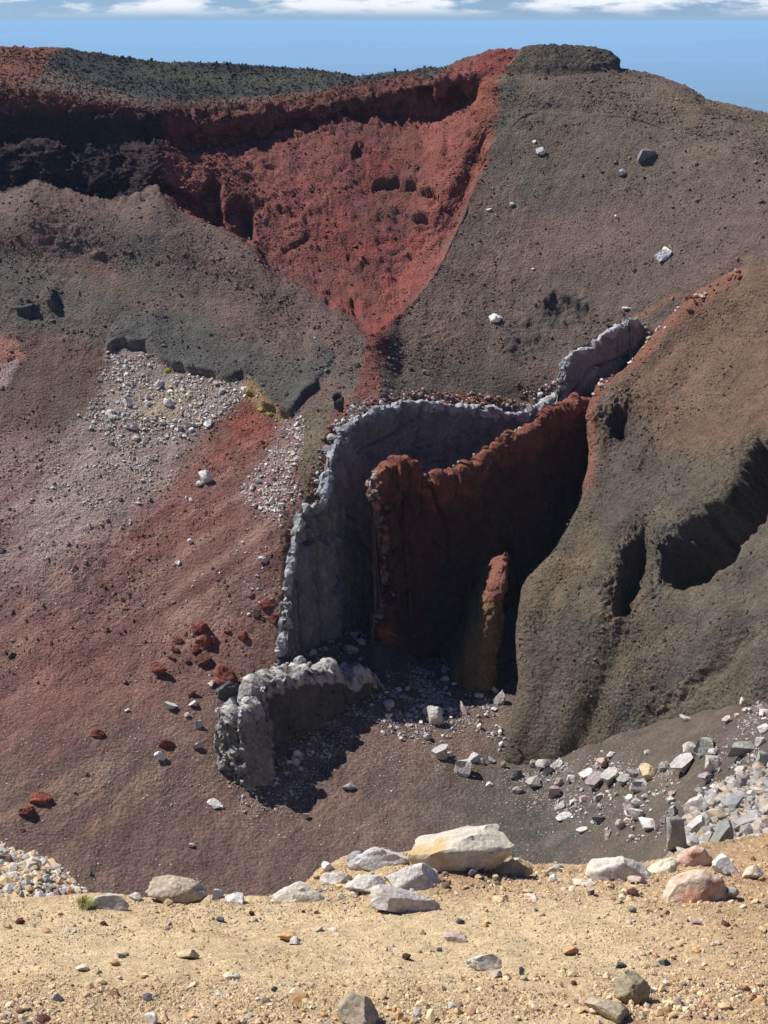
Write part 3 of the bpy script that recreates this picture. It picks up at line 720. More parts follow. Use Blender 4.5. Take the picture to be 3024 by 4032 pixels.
def wall_thing(name, label, cat, face_name, crest, mat, nblocks, bsize, bcolor, **k):
    g, F, c, cr_, Nr = slab(crest, **k)
    mid = len(cr_) // 2
    root = empty(name, (cr_[mid, 0], cr_[mid, 1], k['zbot']))
    tag(root, label, cat)
    loc = np.array(root.location)
    fm = mesh_np(face_name, g - loc, F, mat=mat, cols=c); fm.set_sharp_from_angle(angle=math.radians(42)); link(face_name, fm, root)
    for i in range(nblocks):
        j = random.randrange(4, len(cr_) - 4)
        s = random.uniform(*bsize) * (1.6 if random.random() < .12 else 1)
        o = bpy.data.objects.new('block', random.choice(BLOCKS)); col.objects.link(o); o.parent = root
        off = random.uniform(-.5, .35) * k['thick']
        o.location = (cr_[j, 0] + Nr[j, 0] * off - loc[0], cr_[j, 1] + Nr[j, 1] * off - loc[1], cr_[j, 2] - .08 - .15 * s - loc[2])
        o.scale = (s, s * random.uniform(.6, 1), s * random.uniform(.35, .7))
        o.rotation_euler = (random.uniform(-.35, .35), random.uniform(-.35, .35), math.atan2(-Nr[j, 0], Nr[j, 1]) + random.uniform(-.5, .5))
        v = random.uniform(.55, 1.15); o.color = (bcolor[0] * v, bcolor[1] * v, bcolor[2] * v, 1)
    return root, cr_, Nr

CB = [(1106,2600,117.6),(1118,2480,118.2),(1140,2250,120.0),(1160,2110,121.6),(1200,1990,123.6),(1262,1962,126.4),(1288,1860,128.0),(1302,1770,130.4),(1345,1700,133.2),(1440,1625,138.0),(1560,1586,142.4),(1700,1580,146.2),(1800,1592,147.8),(1900,1612,148.8),(2000,1626,150),(2100,1612,151.5),(2180,1560,153.2),(2232,1515,154.6)]
CR_B = [([(1255,1960),(1290,2080),(1335,2180),(1345,2260),(1320,2330)],8,1.3),([(1255,2000),(1262,2100),(1265,2250),(1270,2400),(1266,2560)],7.5,1.2),([(1200,2040),(1225,2140),(1240,2260),(1262,2340)],7,1.0),
        ([(1440,2130),(1470,2200),(1465,2320)],6.5,.9),([(1390,2030),(1430,2120),(1450,2260)],6.5,.9),([(1660,1600),(1655,1700),(1640,1840)],6.5,.9),([(1410,1780),(1560,1700),(1640,1650)],6,.7),([(1480,1900),(1560,1800),(1700,1760)],6,.6),([(1180,2000),(1260,2120),(1200,2140)],7,1.0)]
upper_wall, crB, nrB = wall_thing('rock_wall', 'tall cracked grey lava wall with pale jagged crest, behind the dark red cliff', 'rock wall', 'wall_face', CB, M_DIKE, 30, (.3, 1.2), (.34, .34, .34),
    thick=.8, zbot=-66.0, nst=420, nfront=170, lean_f=0.03, lean_b=0.05, jag=0.28, rough=0.34, cracks=CR_B, color=grey_c, seed=3)
CB2 = [(2216,1520,152.2),(2220,1440,152.4),(2258,1384,152.9),(2315,1362,153.9),(2365,1322,155.0),(2445,1278,156.6),(2485,1260,157.6),(2520,1272,158.4),(2556,1297,159.2)]
wall2, crB2, nrB2 = wall_thing('rock_wall', 'short upper grey lava wall with bright crest, set in the fissure high on the right slope', 'rock wall', 'wall_face', CB2, M_DIKE, 14, (.3, .9), (.40, .40, .39),
    thick=0.8, zbot=-52.0, nst=180, nfront=80, lean_f=0.05, lean_b=0.1, jag=0.5, rough=0.22, cracks=[([(2250,1560),(2330,1450),(2480,1400)],6,.7)], color=grey_c, seed=9)
CG = [(978,2790,108.6),(990,2720,109.4),(1012,2678,110.4),(1060,2648,111.8),(1120,2632,113),(1240,2608,115.4),(1330,2618,117.6),(1365,2650,118.4),(1390,2618,119.2),(1425,2632,120.4),(1452,2668,121.4),(1470,2720,122.0)]
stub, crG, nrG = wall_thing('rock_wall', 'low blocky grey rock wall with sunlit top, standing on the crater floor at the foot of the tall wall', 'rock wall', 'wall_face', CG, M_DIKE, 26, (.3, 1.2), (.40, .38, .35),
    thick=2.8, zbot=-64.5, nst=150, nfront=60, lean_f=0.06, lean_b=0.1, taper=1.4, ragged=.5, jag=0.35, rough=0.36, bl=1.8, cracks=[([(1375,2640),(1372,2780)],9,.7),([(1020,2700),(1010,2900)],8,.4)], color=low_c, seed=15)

CK = [(893,2850,106.2),(900,2800,106.5),(925,2772,107.0),(960,2758,107.7),(992,2764,108.4),(1003,2800,108.8)]
pale_c = wall_color((0.25, 0.235, 0.21), (0.19, 0.175, 0.155), (0.32, 0.28, 0.23), (0.44, 0.42, 0.39))
butt, crK, nrK = wall_thing('rock_buttress', 'pale upright rock buttress forming the left end of the low grey wall', 'buttress', 'rock_face', CK, M_DIKE, 8, (.3, .8), (.42, .40, .37),
    thick=2.6, zbot=-65.0, nst=90, nfront=70, lean_f=0.16, lean_b=0.1, taper=1.3, ragged=.3, jag=0.25, rough=0.34, bl=1.6, cracks=[([(940,2770),(925,2880),(960,2990)],8,.6)], color=pale_c, seed=31)
# the dark red cliff in front of the grey wall
CF = [(1464,1872,128.8),(1500,1835,129.6),(1562,1802,131),(1620,1826,132.6),(1690,1872,134.4),(1720,1866,135.0),(1800,1838,136.8),(1900,1772,139.2),(2000,1712,141.8),(2100,1655,144.2),(2200,1592,147.4),(2280,1562,149.2),(2345,1550,151)]
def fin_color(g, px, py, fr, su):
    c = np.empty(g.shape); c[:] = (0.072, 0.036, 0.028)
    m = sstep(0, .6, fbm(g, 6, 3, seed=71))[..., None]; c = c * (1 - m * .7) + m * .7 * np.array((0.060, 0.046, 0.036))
    m = (sstep(.13, .03, fr + .05 * fbm(g, 1.5, 3, seed=74)))[..., None]; c = c * (1 - m) + m * np.array((0.165, 0.062, 0.042))  # red top band brightened as sunlit, face below kept dark as shade
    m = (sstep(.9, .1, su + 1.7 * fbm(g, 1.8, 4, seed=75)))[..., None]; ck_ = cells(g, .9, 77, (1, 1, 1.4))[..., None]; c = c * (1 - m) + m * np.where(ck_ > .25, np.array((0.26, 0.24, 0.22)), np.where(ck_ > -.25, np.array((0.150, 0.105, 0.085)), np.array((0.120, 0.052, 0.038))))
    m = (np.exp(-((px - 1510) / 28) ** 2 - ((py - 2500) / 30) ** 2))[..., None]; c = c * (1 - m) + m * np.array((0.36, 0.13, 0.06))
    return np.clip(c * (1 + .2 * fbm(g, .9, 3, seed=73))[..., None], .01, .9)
CR_F = [([(1690,1880),(1730,2000),(1760,2080),(1770,2190)],7,1.0),([(1590,1940),(1595,2040),(1600,2200),(1605,2260)],6,.7),([(2150,1880),(2160,1960),(2140,2080)],6,.7)]
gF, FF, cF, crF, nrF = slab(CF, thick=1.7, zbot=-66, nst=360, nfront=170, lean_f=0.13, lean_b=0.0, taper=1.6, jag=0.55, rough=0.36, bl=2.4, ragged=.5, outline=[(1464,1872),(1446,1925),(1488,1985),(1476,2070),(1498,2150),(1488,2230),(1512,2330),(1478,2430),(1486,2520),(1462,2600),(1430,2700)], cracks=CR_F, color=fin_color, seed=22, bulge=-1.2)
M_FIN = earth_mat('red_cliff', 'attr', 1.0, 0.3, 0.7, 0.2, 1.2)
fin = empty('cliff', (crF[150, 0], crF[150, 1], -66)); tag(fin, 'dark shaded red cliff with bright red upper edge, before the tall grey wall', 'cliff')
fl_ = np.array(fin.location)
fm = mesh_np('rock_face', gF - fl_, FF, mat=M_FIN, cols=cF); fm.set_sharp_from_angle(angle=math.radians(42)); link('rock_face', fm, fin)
for i in range(26):                                  # pale blocks left standing along its crest
    j = random.randrange(40, 320); s_ = random.uniform(.3, .7)
    o = bpy.data.objects.new('block', random.choice(BLOCKS)); col.objects.link(o); o.parent = fin
    off = random.uniform(-.9, -.4)
    o.location = (crF[j, 0] + nrF[j, 0] * off - fl_[0], crF[j, 1] + nrF[j, 1] * off - fl_[1], crF[j, 2] - .22 - fl_[2])
    o.scale = (s_, s_ * .8, s_ * random.uniform(.5, .9)); o.rotation_euler = (random.uniform(-.4, .4), random.uniform(-.4, .4), random.uniform(0, 6))
    v = random.uniform(.8, 1.15); o.color = (.33 * v, .29 * v, .26 * v, 1)

for i in range(22):                                  # broken blocks down its left edge
    a, b = random.randrange(NBK - 30, NBK + 110), random.randrange(1, 14); q_ = gF[a, b]; s_ = random.uniform(.35, .95)
    o = bpy.data.objects.new('block', random.choice(BLOCKS)); col.objects.link(o); o.parent = fin
    o.location = q_ - fl_ + np.array([.12, .10, 0]); o.scale = (s_, s_ * .8, s_ * random.uniform(.6, 1.5)); o.rotation_euler = (random.uniform(-.4, .4), random.uniform(-.4, .4), random.uniform(0, 6))
    v = random.uniform(.6, 1.1); cc_ = random.choice(((.33, .29, .26), (.24, .12, .08), (.16, .07, .05))); o.color = (cc_[0] * v, cc_[1] * v, cc_[2] * v, 1)

# the small sunlit pinnacle in the shaded hollow
RB = [(1994,2186,4,125.7),(1986,2235,15,125.5),(1956,2310,36,125.3),(1940,2370,44,125.3),(1927,2430,52,125.4),(1908,2490,60,125.8),(1890,2560,72,126.2),(1868,2660,100,126.4)]
rbk = np.array(RB, float); rr = np.linspace(0, len(RB) - 1, 90); kk = np.arange(len(RB))
ax = [pchip(kk, rbk[:, k], rr) for k in range(4)]
cen = P(ax[0], ax[1], ax[3]); rad = ax[2] / FPX * (ax[3] / (CP))
th = np.linspace(0, 2 * np.pi, 61)
gp = np.zeros((90, 61, 3))
for j, t in enumerate(th):
    ca, sa = math.cos(t), math.sin(t)
    gp[:, j, 0] = cen[:, 0] + rad * (ca * .95 + sa * .35); gp[:, j, 1] = cen[:, 1] + rad * 1.5 * ((sa * .9 if sa < 0 else sa * 6.0) - ca * .55); gp[:, j, 2] = cen[:, 2]
npn = gp - cen[:, None, :]; npn /= np.linalg.norm(npn, axis=-1)[..., None] + 1e-9
gp2 = gp + npn * (.26 * fbm(gp, 2.2, 4, seed=81) + .22 * lumps(gp, .7, 2, 82) + .22 * cells(gp, 1.1, 8))[..., None]; gp2[:, -1] = gp2[:, 0]
cpn = np.empty(gp.shape); cpn[:] = (0.17, 0.11, 0.055); t_ = sstep(3.4, 2.0, rr * 1.0)[:, None, None]; cpn = cpn * (1 - t_) + t_ * np.array((0.20, 0.085, 0.06))
pin = link('rock_pinnacle', mesh_np('rock_pinnacle', gp2 - cen[-1], grid_faces(90, 61), mat=M_TERR, cols=cpn)); pin.location = cen[-1]
tag(pin, 'narrow brown and ochre rock rib catching the sun inside the dark hollow', 'pinnacle')

# ================================================================== NEAR GROUND (gravel path), NEAR RUBBLE ON LEFT AND RIGHT
FROWS = [
 (tab([-900,0,600,1050,1300,1400,1650,1850,2050,2250,2600,2700,3024,3900],[3505,3548,3545,3545,3425,3385,3360,3350,3408,3425,3402,3360,3285,3150]),
  tab([-900,0,600,1050,1300,1400,1650,1850,2050,2250,2600,2700,3024,3900],[5.9,5.7,5.7,5.75,6.25,6.45,6.6,6.65,6.45,6.4,6.6,6.9,7.8,9.5])),
 (tab([-900,0,1050,1300,1650,2050,2600,3024,3900],[3570,3620,3610,3560,3520,3530,3530,3440,3330]), tab([-900,0,1050,1300,1650,2050,2600,3024,3900],[5.45,5.4,5.42,5.62,5.75,5.7,5.75,6.2,6.8])),
 (tab([-900,0,1500,3024,3900],[3750,3760,3760,3750,3720]), tab([-900,0,1500,3024,3900],[4.8,4.78,4.78,4.85,5.0])),
 (tab([-900,3900],[4032,4032]), tab([-900,3900],[3.9,3.92])),
 (tab([-900,3900],[4700,4700]), tab([-900,3900],[2.55,2.57])),
]
UF = np.concatenate([np.linspace(-6000, -900, 30, endpoint=False), np.linspace(-900, -30, 50, endpoint=False), np.linspace(-30, 3054, 640, endpoint=False), np.linspace(3054, 3900, 50, endpoint=False), np.linspace(3900, 9000, 30)])
FY, FD = sheet_columns(FROWS, UF, [60, 110, 130, 30])
FX = np.broadcast_to(UF, FY.shape).copy()
GF_ = P(FX, FY, FD)
bk = []
for dy_, dz in ((.05, -.01), (.16, -.10), (.4, -.42), (1.1, -1.5), (4, -5.5), (12, -15), (28, -30), (52, -54)):
    q = GF_[0].copy(); q[:, 1] += dy_; q[:, 2] += dz; q[:, 0] *= (1 + dy_ / 8.0); bk.append(q)
nbk = len(bk)
bf = GF_[-1].copy(); bf2 = bf.copy(); bf2[:, 1] -= 3.4; bf2[:, 2] += .95; bf2[:, 0] *= 1.6
GF_ = np.concatenate([np.stack(bk[::-1]), GF_, bf2[None]]); FX = np.concatenate([np.repeat(FX[:1], nbk, 0), FX, FX[-1:]]); FY = np.concatenate([np.repeat(FY[:1], nbk, 0), FY, FY[-1:] + 500])
NF = grid_normals(GF_)
stony = np.clip(sstep(3640, 3480, FY) + sstep(3800, 3920, FY + 60 * noise(GF_ / .5)) * .7 + sstep(2200, 2700, FX + 200 * noise(GF_ / .6)) * .5, 0, 1)
disp = .030 * fbm(GF_, .9, 3, seed=91) + .010 * fbm(GF_, .2, 3, seed=92) + (.0035 + .006 * stony) * lumps(GF_, .035, 2, 93) + .012 * stony * lumps(GF_, .12, 2, 94)
edge_f = np.ones(FX.shape); edge_f[:nbk - 3] = 3
# heaped grit round the big boulders on the edge
for (cx_, cy_, rx, ry, A) in ((1780,3420,150,60,.10),(1500,3440,120,40,.03),(2450,3450,140,40,.03),(2800,3480,200,60,.05)):
    disp += A * np.exp(-((FX-cx_)/rx)**2 - ((FY-cy_)/ry)**2)
GF_ = GF_ + NF * (disp * edge_f)[..., None]
C = np.empty(GF_.shape); C[:] = (0.52, 0.400, 0.235)
paint(sstep(-.1, .6, fbm(GF_, 1.0, 3, seed=95)), (0.47, 0.355, 0.205), .7)
paint(sstep(.1, .7, fbm(GF_, .45, 3, seed=96)), (0.54, 0.42, 0.245), .7)
paint(stony, (0.40, 0.275, 0.155), .55)
paint(sstep(2400, 3024, FX - .25 * (FY - 3500)) , (0.34, 0.200, 0.105), .5)
paint(sstep(.25, .75, fbm(GF_, .3, 3, seed=97)) * stony, (0.25, 0.12, 0.07), .5)
sp_ = noise(GF_ / .022 + 3); sp2 = noise(GF_ / .016 + 31); sp3 = noise(GF_ / .03 + 77)
paint(sstep(.45, .6, sp_), (0.62, 0.50, 0.30), .7); paint(sstep(.5, .65, sp2), (0.22, 0.13, 0.08), .7); paint(sstep(.55, .7, sp3), (0.50, 0.22, 0.09), .6)
paint(mask(FX + 40 * noise(GF_ / .12), FY + 30 * noise(GF_ / .12 + 5), [(1600,3420),(1780,3390),(1960,3400),(2040,3480),(1850,3510),(1620,3500)], 40), (0.27, 0.165, 0.095), .7)
C = np.clip(C, .01, .9)
ground = tag(link('gravel_path', mesh_np('gravel_path', GF_, grid_faces(*GF_.shape[:2]), mat=M_GRAVEL, cols=C)), kind='structure')
q = proj(GF_); grd_v, grd_px, grd_py = GF_.reshape(-1, 3), q[0].ravel(), q[1].ravel()

def strip(name, curves, nu, nv, mat, colf, amp, wl_, seed):
    """a patch of ground lofted through several surveyed lines, the first its far edge"""
    A = []
    for cv in curves:
        w = P(*np.array(cv, float).T); s = np.concatenate([[0], np.cumsum(np.linalg.norm(np.diff(np.array(cv)[:, :2], axis=0), axis=1))]); s /= s[-1]
        A.append(np.stack([pchip(s, w[:, k], np.linspace(0, 1, nu)) for k in range(3)], -1))
    A = np.stack(A); kv = np.arange(len(A))
    g = np.zeros((nv, nu, 3))
    for k in range(3):
        for u in range(nu): g[:, u, k] = pchip(kv, A[:, u, k], np.linspace(0, len(A) - 1, nv))
    n = grid_normals(g)
    g = g + n * (amp * (fbm(g, wl_, 4, seed=seed) + lumps(g, wl_ * .4, 2, seed + 1)))[..., None]
    return tag(link(name, mesh_np(name, g, grid_faces(nv, nu), mat=mat, cols=colf(g))), kind='structure'), g
def rub_col(a, b, s):
    def f(g):
        m = sstep(-.3, .5, fbm(g, s, 3, seed=101))[..., None]; c = np.array(a) * (1 - m) + m * np.array(b)
        m = sstep(.2, .5, noise(g / (s * .06)))[..., None]; return c * (1 - .4 * m)
    return f
mound_l, GL = strip('ground', [
  [(-700,2900,26),(-350,3180,25),(0,3372,23.5),(110,3405,22.5),(210,3440,21.5),(275,3500,20),(312,3560,18),(330,3680,17)],
  [(-700,2890,23),(-350,3170,22),(0,3362,21),(95,3400,20.2),(190,3432,19.4),(255,3495,18.2),(290,3560,17),(310,3680,16)],
  [(-700,3100,19),(-350,3300,18.4),(-60,3450,17.8),(60,3490,17.2),(140,3530,16.6),(190,3580,16.2),(230,3640,15.6),(260,3740,15)],
  [(-900,3700,14),(-500,3750,14),(-200,3800,14),(0,3800,14),(80,3800,14),(140,3800,14),(200,3800,14),(240,3860,13.5)]],
  200, 120, M_PEB, rub_col((0.40, 0.31, 0.19), (0.27, 0.22, 0.17), 1.5), .10, .9, 111)
mound_r, GR = strip('ground', [
  [(2668,3440,12),(2690,3370,17),(2715,3300,25),(2755,3230,35),(2830,3150,48),(2930,3080,60),(3060,3015,72),(3500,2850,92)],
  [(2650,3440,10.5),(2662,3370,15),(2690,3300,22.5),(2735,3230,32),(2810,3150,45),(2915,3080,57),(3050,3015,69),(3500,2850,88)],
  [(2740,3440,9.6),(2790,3390,12.5),(2840,3330,17),(2910,3270,23),(2990,3200,32),(3080,3130,42),(3200,3060,54),(3650,2930,70)],
  [(2900,3500,8.6),(2990,3440,10.5),(3080,3380,13.5),(3160,3320,17),(3260,3250,23),(3380,3190,31),(3500,3120,40),(3900,3030,55)],
  [(3300,3800,7),(3450,3700,8.5),(3550,3640,10.5),(3650,3570,13),(3750,3500,17),(3850,3440,23),(3950,3380,30),(4200,3290,42)]],
  240, 150, M_PEB, rub_col((0.36, 0.30, 0.215), (0.22, 0.18, 0.135), 4.0), .14, 1.6, 121)

# ================================================================== LOOSE STONES NOBODY COULD COUNT
def pick(px, py, w, n, lo=-60, hi=3084):
    ok = (px > lo) & (px < hi) & (py > 150) & (py < 4100)
    w = np.where(ok, w, 0); w = w / w.sum()
    return rng.choice(len(w), n, p=w)
TPL = {}
for k in range(6):
    v, f = ICO[1]; r_ = np.random.default_rng(300 + k)
    v = v * (1 + r_.uniform(-.28, .28, size=(len(v), 1))); TPL[('i', k)] = (v, f)
    ov = np.array([[1,0,0],[-1,0,0],[0,1,0],[0,-1,0],[0,0,1],[0,0,-1]], float) * (1 + r_.uniform(-.3, .3, size=(6, 1)))
    of = np.array([[0,2,4],[2,1,4],[1,3,4],[3,0,4],[2,0,5],[1,2,5],[3,1,5],[0,3,5]]); TPL[('o', k)] = (ov, of)
def scatter(name, pos, size, cols, kind='i', flat=.65, sink=.25, mat=None, parent=None):
    V, F, Cc = [], [], []; n = 0
    lab = rng.integers(0, 6, len(pos))
    for k in range(6):
        s = lab == k
        if not s.any(): continue
        v, f = TPL[(kind, k)]; p, sz = pos[s], size[s]; m = len(p)
        a = rng.uniform(0, 2 * np.pi, m); ca, sa = np.cos(a), np.sin(a)
        sc = np.stack([rng.uniform(.75, 1.3, m), rng.uniform(.65, 1.1, m), rng.uniform(flat - .2, flat + .25, m)], -1) * (sz / 2)[:, None]
        q = v[None] * sc[:, None, :]
        t = rng.normal(0, .25, (m, 2))
        q = np.stack([q[..., 0], q[..., 1], q[..., 2] + q[..., 0] * t[:, :1] + q[..., 1] * t[:, 1:]], -1)
        q = np.stack([q[..., 0] * ca[:, None] - q[..., 1] * sa[:, None], q[..., 0] * sa[:, None] + q[..., 1] * ca[:, None], q[..., 2]], -1)
        q = q + p[:, None, :] + np.array([0, 0, 1.0]) * (sz * (flat / 2 - sink) )[:, None, None]
        V.append(q.reshape(-1, 3)); F.append((f[None] + (np.arange(m) * len(v))[:, None, None] + n).reshape(-1, 3)); n += m * len(v)
        Cc.append(np.repeat(cols[s], len(v), 0))
    o = link(name, mesh_np(name, np.concatenate(V), None, np.concatenate(F), mat=mat or M_PEB, cols=np.concatenate(Cc), smooth=False), parent)
    o['kind'] = 'stuff'
    return o
def powsize(n, lo, hi, e=2.2):
    u = rng.uniform(0, 1, n); return lo * (1 - u * (1 - (lo / hi) ** e)) ** (-1 / e)
def pal(n, cs, w=None, v=.18):
    cs = np.array(cs); return np.clip(cs[rng.choice(len(cs), n, p=w)] * rng.uniform(1 - v, 1 + v, (n, 1)), 0.01, .9)

tcol = np.empty((len(terr_v), 4), np.float32); terrain.data.color_attributes['Col'].data.foreach_get('color', tcol.ravel()) if False else None
buf = np.empty(len(terr_v) * 4, np.float32); terrain.data.color_attributes['Col'].data.foreach_get('color', buf); tcol = buf.reshape(-1, 4)[:, :3]
buf = np.empty(len(hill_v) * 4, np.float32); hillside.data.color_attributes['Col'].data.foreach_get('color', buf); hcol = buf.reshape(-1, 4)[:, :3]

clump = lambda p, s, seed: np.clip(.55 + fbm(p, s, 2, seed=seed), .05, 2)
# scoria clods all over the slopes
w = clump(terr_v, 5, 201) * (terr_py < 2700) * (1 - .5 * sstep(2000, 2700, terr_py)) * (1 + .6 * terr_red)
k = pick(terr_px, terr_py, w, 36000)
scatter('scoria', terr_v[k], powsize(len(k), .13, .75, 2.7), tcol[k] * rng.uniform(.45, 1.55, (len(k), 1)), 'o', .7, .22)
w = clump(hill_v, 4, 202)
k = pick(hill_px, hill_py, w, 18000)
scatter('scoria', hill_v[k], powsize(len(k), .09, .50, 2.8), hcol[k] * rng.uniform(.45, 1.5, (len(k), 1)), 'o', .7, .22)
# paler knobs sticking out of the red wall and the rim
w = mask(terr_px, terr_py, R_RED, 20) * clump(terr_v, 6, 203) * sstep(1950, 900, terr_px + .4 * terr_py)
k = pick(terr_px, terr_py, w, 3200)
scatter('scoria', terr_v[k], powsize(len(k), .15, .6, 2.6), pal(len(k), [(.21,.085,.075),(.26,.12,.105),(.16,.055,.045)]), 'o', .8, .1)
w = mask(terr_px, terr_py, [(-60,200),(640,230),(1350,290),(1700,260),(1600,350),(1100,420),(640,460),(300,430),(-60,400)], 20) * clump(terr_v, 6, 231) ** 2
k = pick(terr_px, terr_py, w, 2600)
scatter('scoria', terr_v[k], powsize(len(k), .15, .75, 2.2), tcol[k] * rng.uniform(.7, 1.5, (len(k), 1)), 'o', .8, .15)
w = mask(terr_px, terr_py, [(-60,190),(330,200),(900,250),(1350,280),(1790,250),(1700,310),(1100,410),(640,450),(300,420),(-60,400)], 14)
k = pick(terr_px, terr_py, w, 4200)
scatter('scoria', terr_v[k], powsize(len(k), .18, .55, 2.2), tcol[k] * rng.uniform(.6, 1.5, (len(k), 1)), 'o', .8, .15)
# pale specks on the left slope and the floor
tot = sstep(1700, 1950, terr_py) * sstep(1280, 1000, terr_px) * sstep(2950, 2300, terr_py) * (.4 + sstep(700, 100, terr_px)) + .6 * sstep(2600, 2800, terr_py) * (terr_px < 2500)
w = tot * clump(terr_v, 7, 204) ** 1.5
k = pick(terr_px, terr_py, w, 16000)
PALE = [(.50,.46,.42),(.42,.36,.33),(.38,.33,.26),(.55,.50,.46)]
scatter('gravel', terr_v[k], powsize(len(k), .06, .22, 3.0), pal(len(k), PALE), 'o', .7, .2)
# pale scree fields
w = mask(terr_px, terr_py, R_SCREE, 30) + .9 * mask(terr_px, terr_py, R_SCREE2, 24) + .25 * mask(terr_px, terr_py, [(330,1680),(700,1760),(560,2000),(200,2050),(100,1800)], 80)
w = w * clump(terr_v, 2.5, 205) ** 2
k = pick(terr_px, terr_py, w, 7500)
scatter('gravel', terr_v[k], powsize(len(k), .10, .60, 2.0), pal(len(k), [(.62,.58,.53),(.44,.40,.36),(.50,.43,.28),(.40,.32,.30)]), 'o', .7, .15)
# rubble under the walls and in the gully
w = (mask(terr_px, terr_py, [(1080,2960),(1330,2800),(1480,2700),(1500,2800),(1300,2980),(1180,3120),(960,3240),(940,3060)], 40) * 1.0
     + .9 * mask(terr_px, terr_py, [(1460,2640),(1960,2600),(1990,2900),(1750,2930),(1460,2900)], 40)
     + .5 * mask(terr_px, terr_py, [(1130,2570),(1300,2520),(1450,2450),(1460,2620),(1250,2620)], 20)
     + .7 * mask(terr_px, terr_py, [(2000,2980),(2300,2990),(2560,3020),(2900,2860),(3060,2680),(3060,3150),(2700,3330),(2500,3330),(2200,3240),(2020,3120)], 50))
w = w * clump(terr_v, 2.0, 206) ** 2
k = pick(terr_px, terr_py, w, 7500)
scatter('rubble', terr_v[k], powsize(len(k), .10, .50, 2.2), pal(len(k), [(.36,.34,.33),(.30,.29,.29),(.42,.37,.32),(.36,.29,.27),(.22,.19,.17)]), 'o', .65, .15)
# debris heaped against the back of the tall wall's crest
w = mask(terr_px, terr_py, [(1200,1960),(1290,1690),(1420,1590),(1560,1545),(1800,1550),(2000,1580),(2200,1490),(2240,1545),(2000,1650),(1800,1620),(1560,1610),(1440,1650),(1320,1790),(1280,1960)], 12) * clump(terr_v, 1.5, 232)
k = pick(terr_px, terr_py, w, 1500)
scatter('rubble', terr_v[k], powsize(len(k), .15, .9, 1.9), pal(len(k), [(.36,.35,.34),(.22,.085,.06),(.15,.07,.055),(.42,.40,.38),(.18,.14,.11)]), 'i', .75, .1)
# fine streaks of gravel below the low wall
w = mask(terr_px, terr_py, [(960,3150),(1300,2900),(1500,2800),(1420,2950),(1100,3330),(900,3500),(1000,3300)], 60) * clump(terr_v, 2.5, 207)
k = pick(terr_px, terr_py, w, 2500)
scatter('gravel', terr_v[k], powsize(len(k), .05, .2, 2.6), pal(len(k), [(.40,.34,.30),(.30,.24,.21),(.48,.42,.38)]), 'o', .7, .2)
# near rubble heaps
TAN = [(.50,.38,.22),(.56,.47,.33),(.42,.36,.29),(.40,.25,.14),(.46,.43,.40),(.34,.32,.31)]
for gg, n, lo, hi, cs in ((GL, 9000, .05, .26, TAN), (GR, 5200, .05, .34, [(.33,.30,.26),(.38,.33,.27),(.29,.28,.27),(.35,.28,.20),(.25,.23,.21)])):
    vv = gg.reshape(-1, 3); q = proj(vv); k = pick(q[0], q[1], clump(vv, 1.5, 208), n)
    hscale = np.clip(vv[k][:, 1] / 18.0, .45, 3.0) if gg is GR else 1.0
    scatter('rubble', vv[k], powsize(n, lo, hi, 2.0) * hscale, pal(n, cs), 'i', .7, .1)
# path gravel
st_ = stony.ravel()
PG = [(.52,.39,.22),(.56,.44,.27),(.47,.34,.19),(.44,.26,.13),(.31,.18,.11),(.58,.49,.36),(.40,.34,.27),(.22,.17,.14),(.43,.29,.18)]
PW = [.28,.19,.16,.06,.07,.08,.07,.04,.05]
w = (.25 + st_) * clump(grd_v, .25, 209) * (grd_py > 3330)
w = w * np.where((grd_px > 3060) | (grd_px < -40), 3.0, 1.0)
k = pick(grd_px, grd_py, w, 44000, -900, 4000)
jit = rng.normal(0, .004, (len(k), 3)) * np.array([1, 1, 0]) * np.where((grd_px[k] > 3060) | (grd_px[k] < -40), 2.5, 1.0)[:, None]
scatter('gravel', grd_v[k] + jit, powsize(len(k), .004, .018, 2.5), pal(len(k), PG, PW), 'o', .75, .2)
w = (.35 + st_) * clump(grd_v, .5, 211) * (grd_py > 3330)
w = w * np.where((grd_px > 3060) | (grd_px < -40), 3.0, 1.0)
k = pick(grd_px, grd_py, w, 13500, -900, 4000)
scatter('gravel', grd_v[k], powsize(len(k), .007, .024, 2.7), pal(len(k), [(.52,.40,.24),(.47,.35,.20),(.56,.45,.29),(.43,.30,.18),(.40,.33,.25)], None, .22), 'i', .7, .25)
w = (.08 + st_ ** 2) * clump(grd_v, .35, 210) ** 1.5 * (grd_py > 3330)
k = pick(grd_px, grd_py, w, 600)
scatter('gravel', grd_v[k], powsize(len(k), .020, .048, 2.8), pal(len(k), PG, [.18,.14,.15,.09,.11,.12,.10,.06,.05]), 'i', .7, .15)

# ================================================================== ROCKS, ONE BY ONE
bpy.context.view_layer.update()
dg_ = bpy.context.evaluated_depsgraph_get()
BV = {k: BVHTree.FromObject(o, dg_) for k, o in dict(T=terrain, D=hillside, F=ground, L=mound_l, R=mound_r).items()}
ROT = lambda v: v
MID_F = [rock_mesh('boulder', 3, 40 + i, M_ROCKF, cuts=15, lo=.30, hi=.66, rough=.035) for i in range(16)]
MID_N = [rock_mesh('stone', 3, 60 + i, M_ROCKN, cuts=13, lo=.35, hi=.72, rough=.05) for i in range(10)]
SML_F = [rock_mesh('stone', 2, 80 + i, M_ROCKF, cuts=11, lo=.32, hi=.7) for i in range(12)]
SML_N = [rock_mesh('stone', 2, 110 + i, M_ROCKN, cuts=10, lo=.35, hi=.75) for i in range(10)]
LUMP = [rock_mesh('scoria', 4, 140 + i, M_ROCKF, cuts=9, lo=.42, hi=.8, rough=.26) for i in range(6)]
SPECIAL = {}
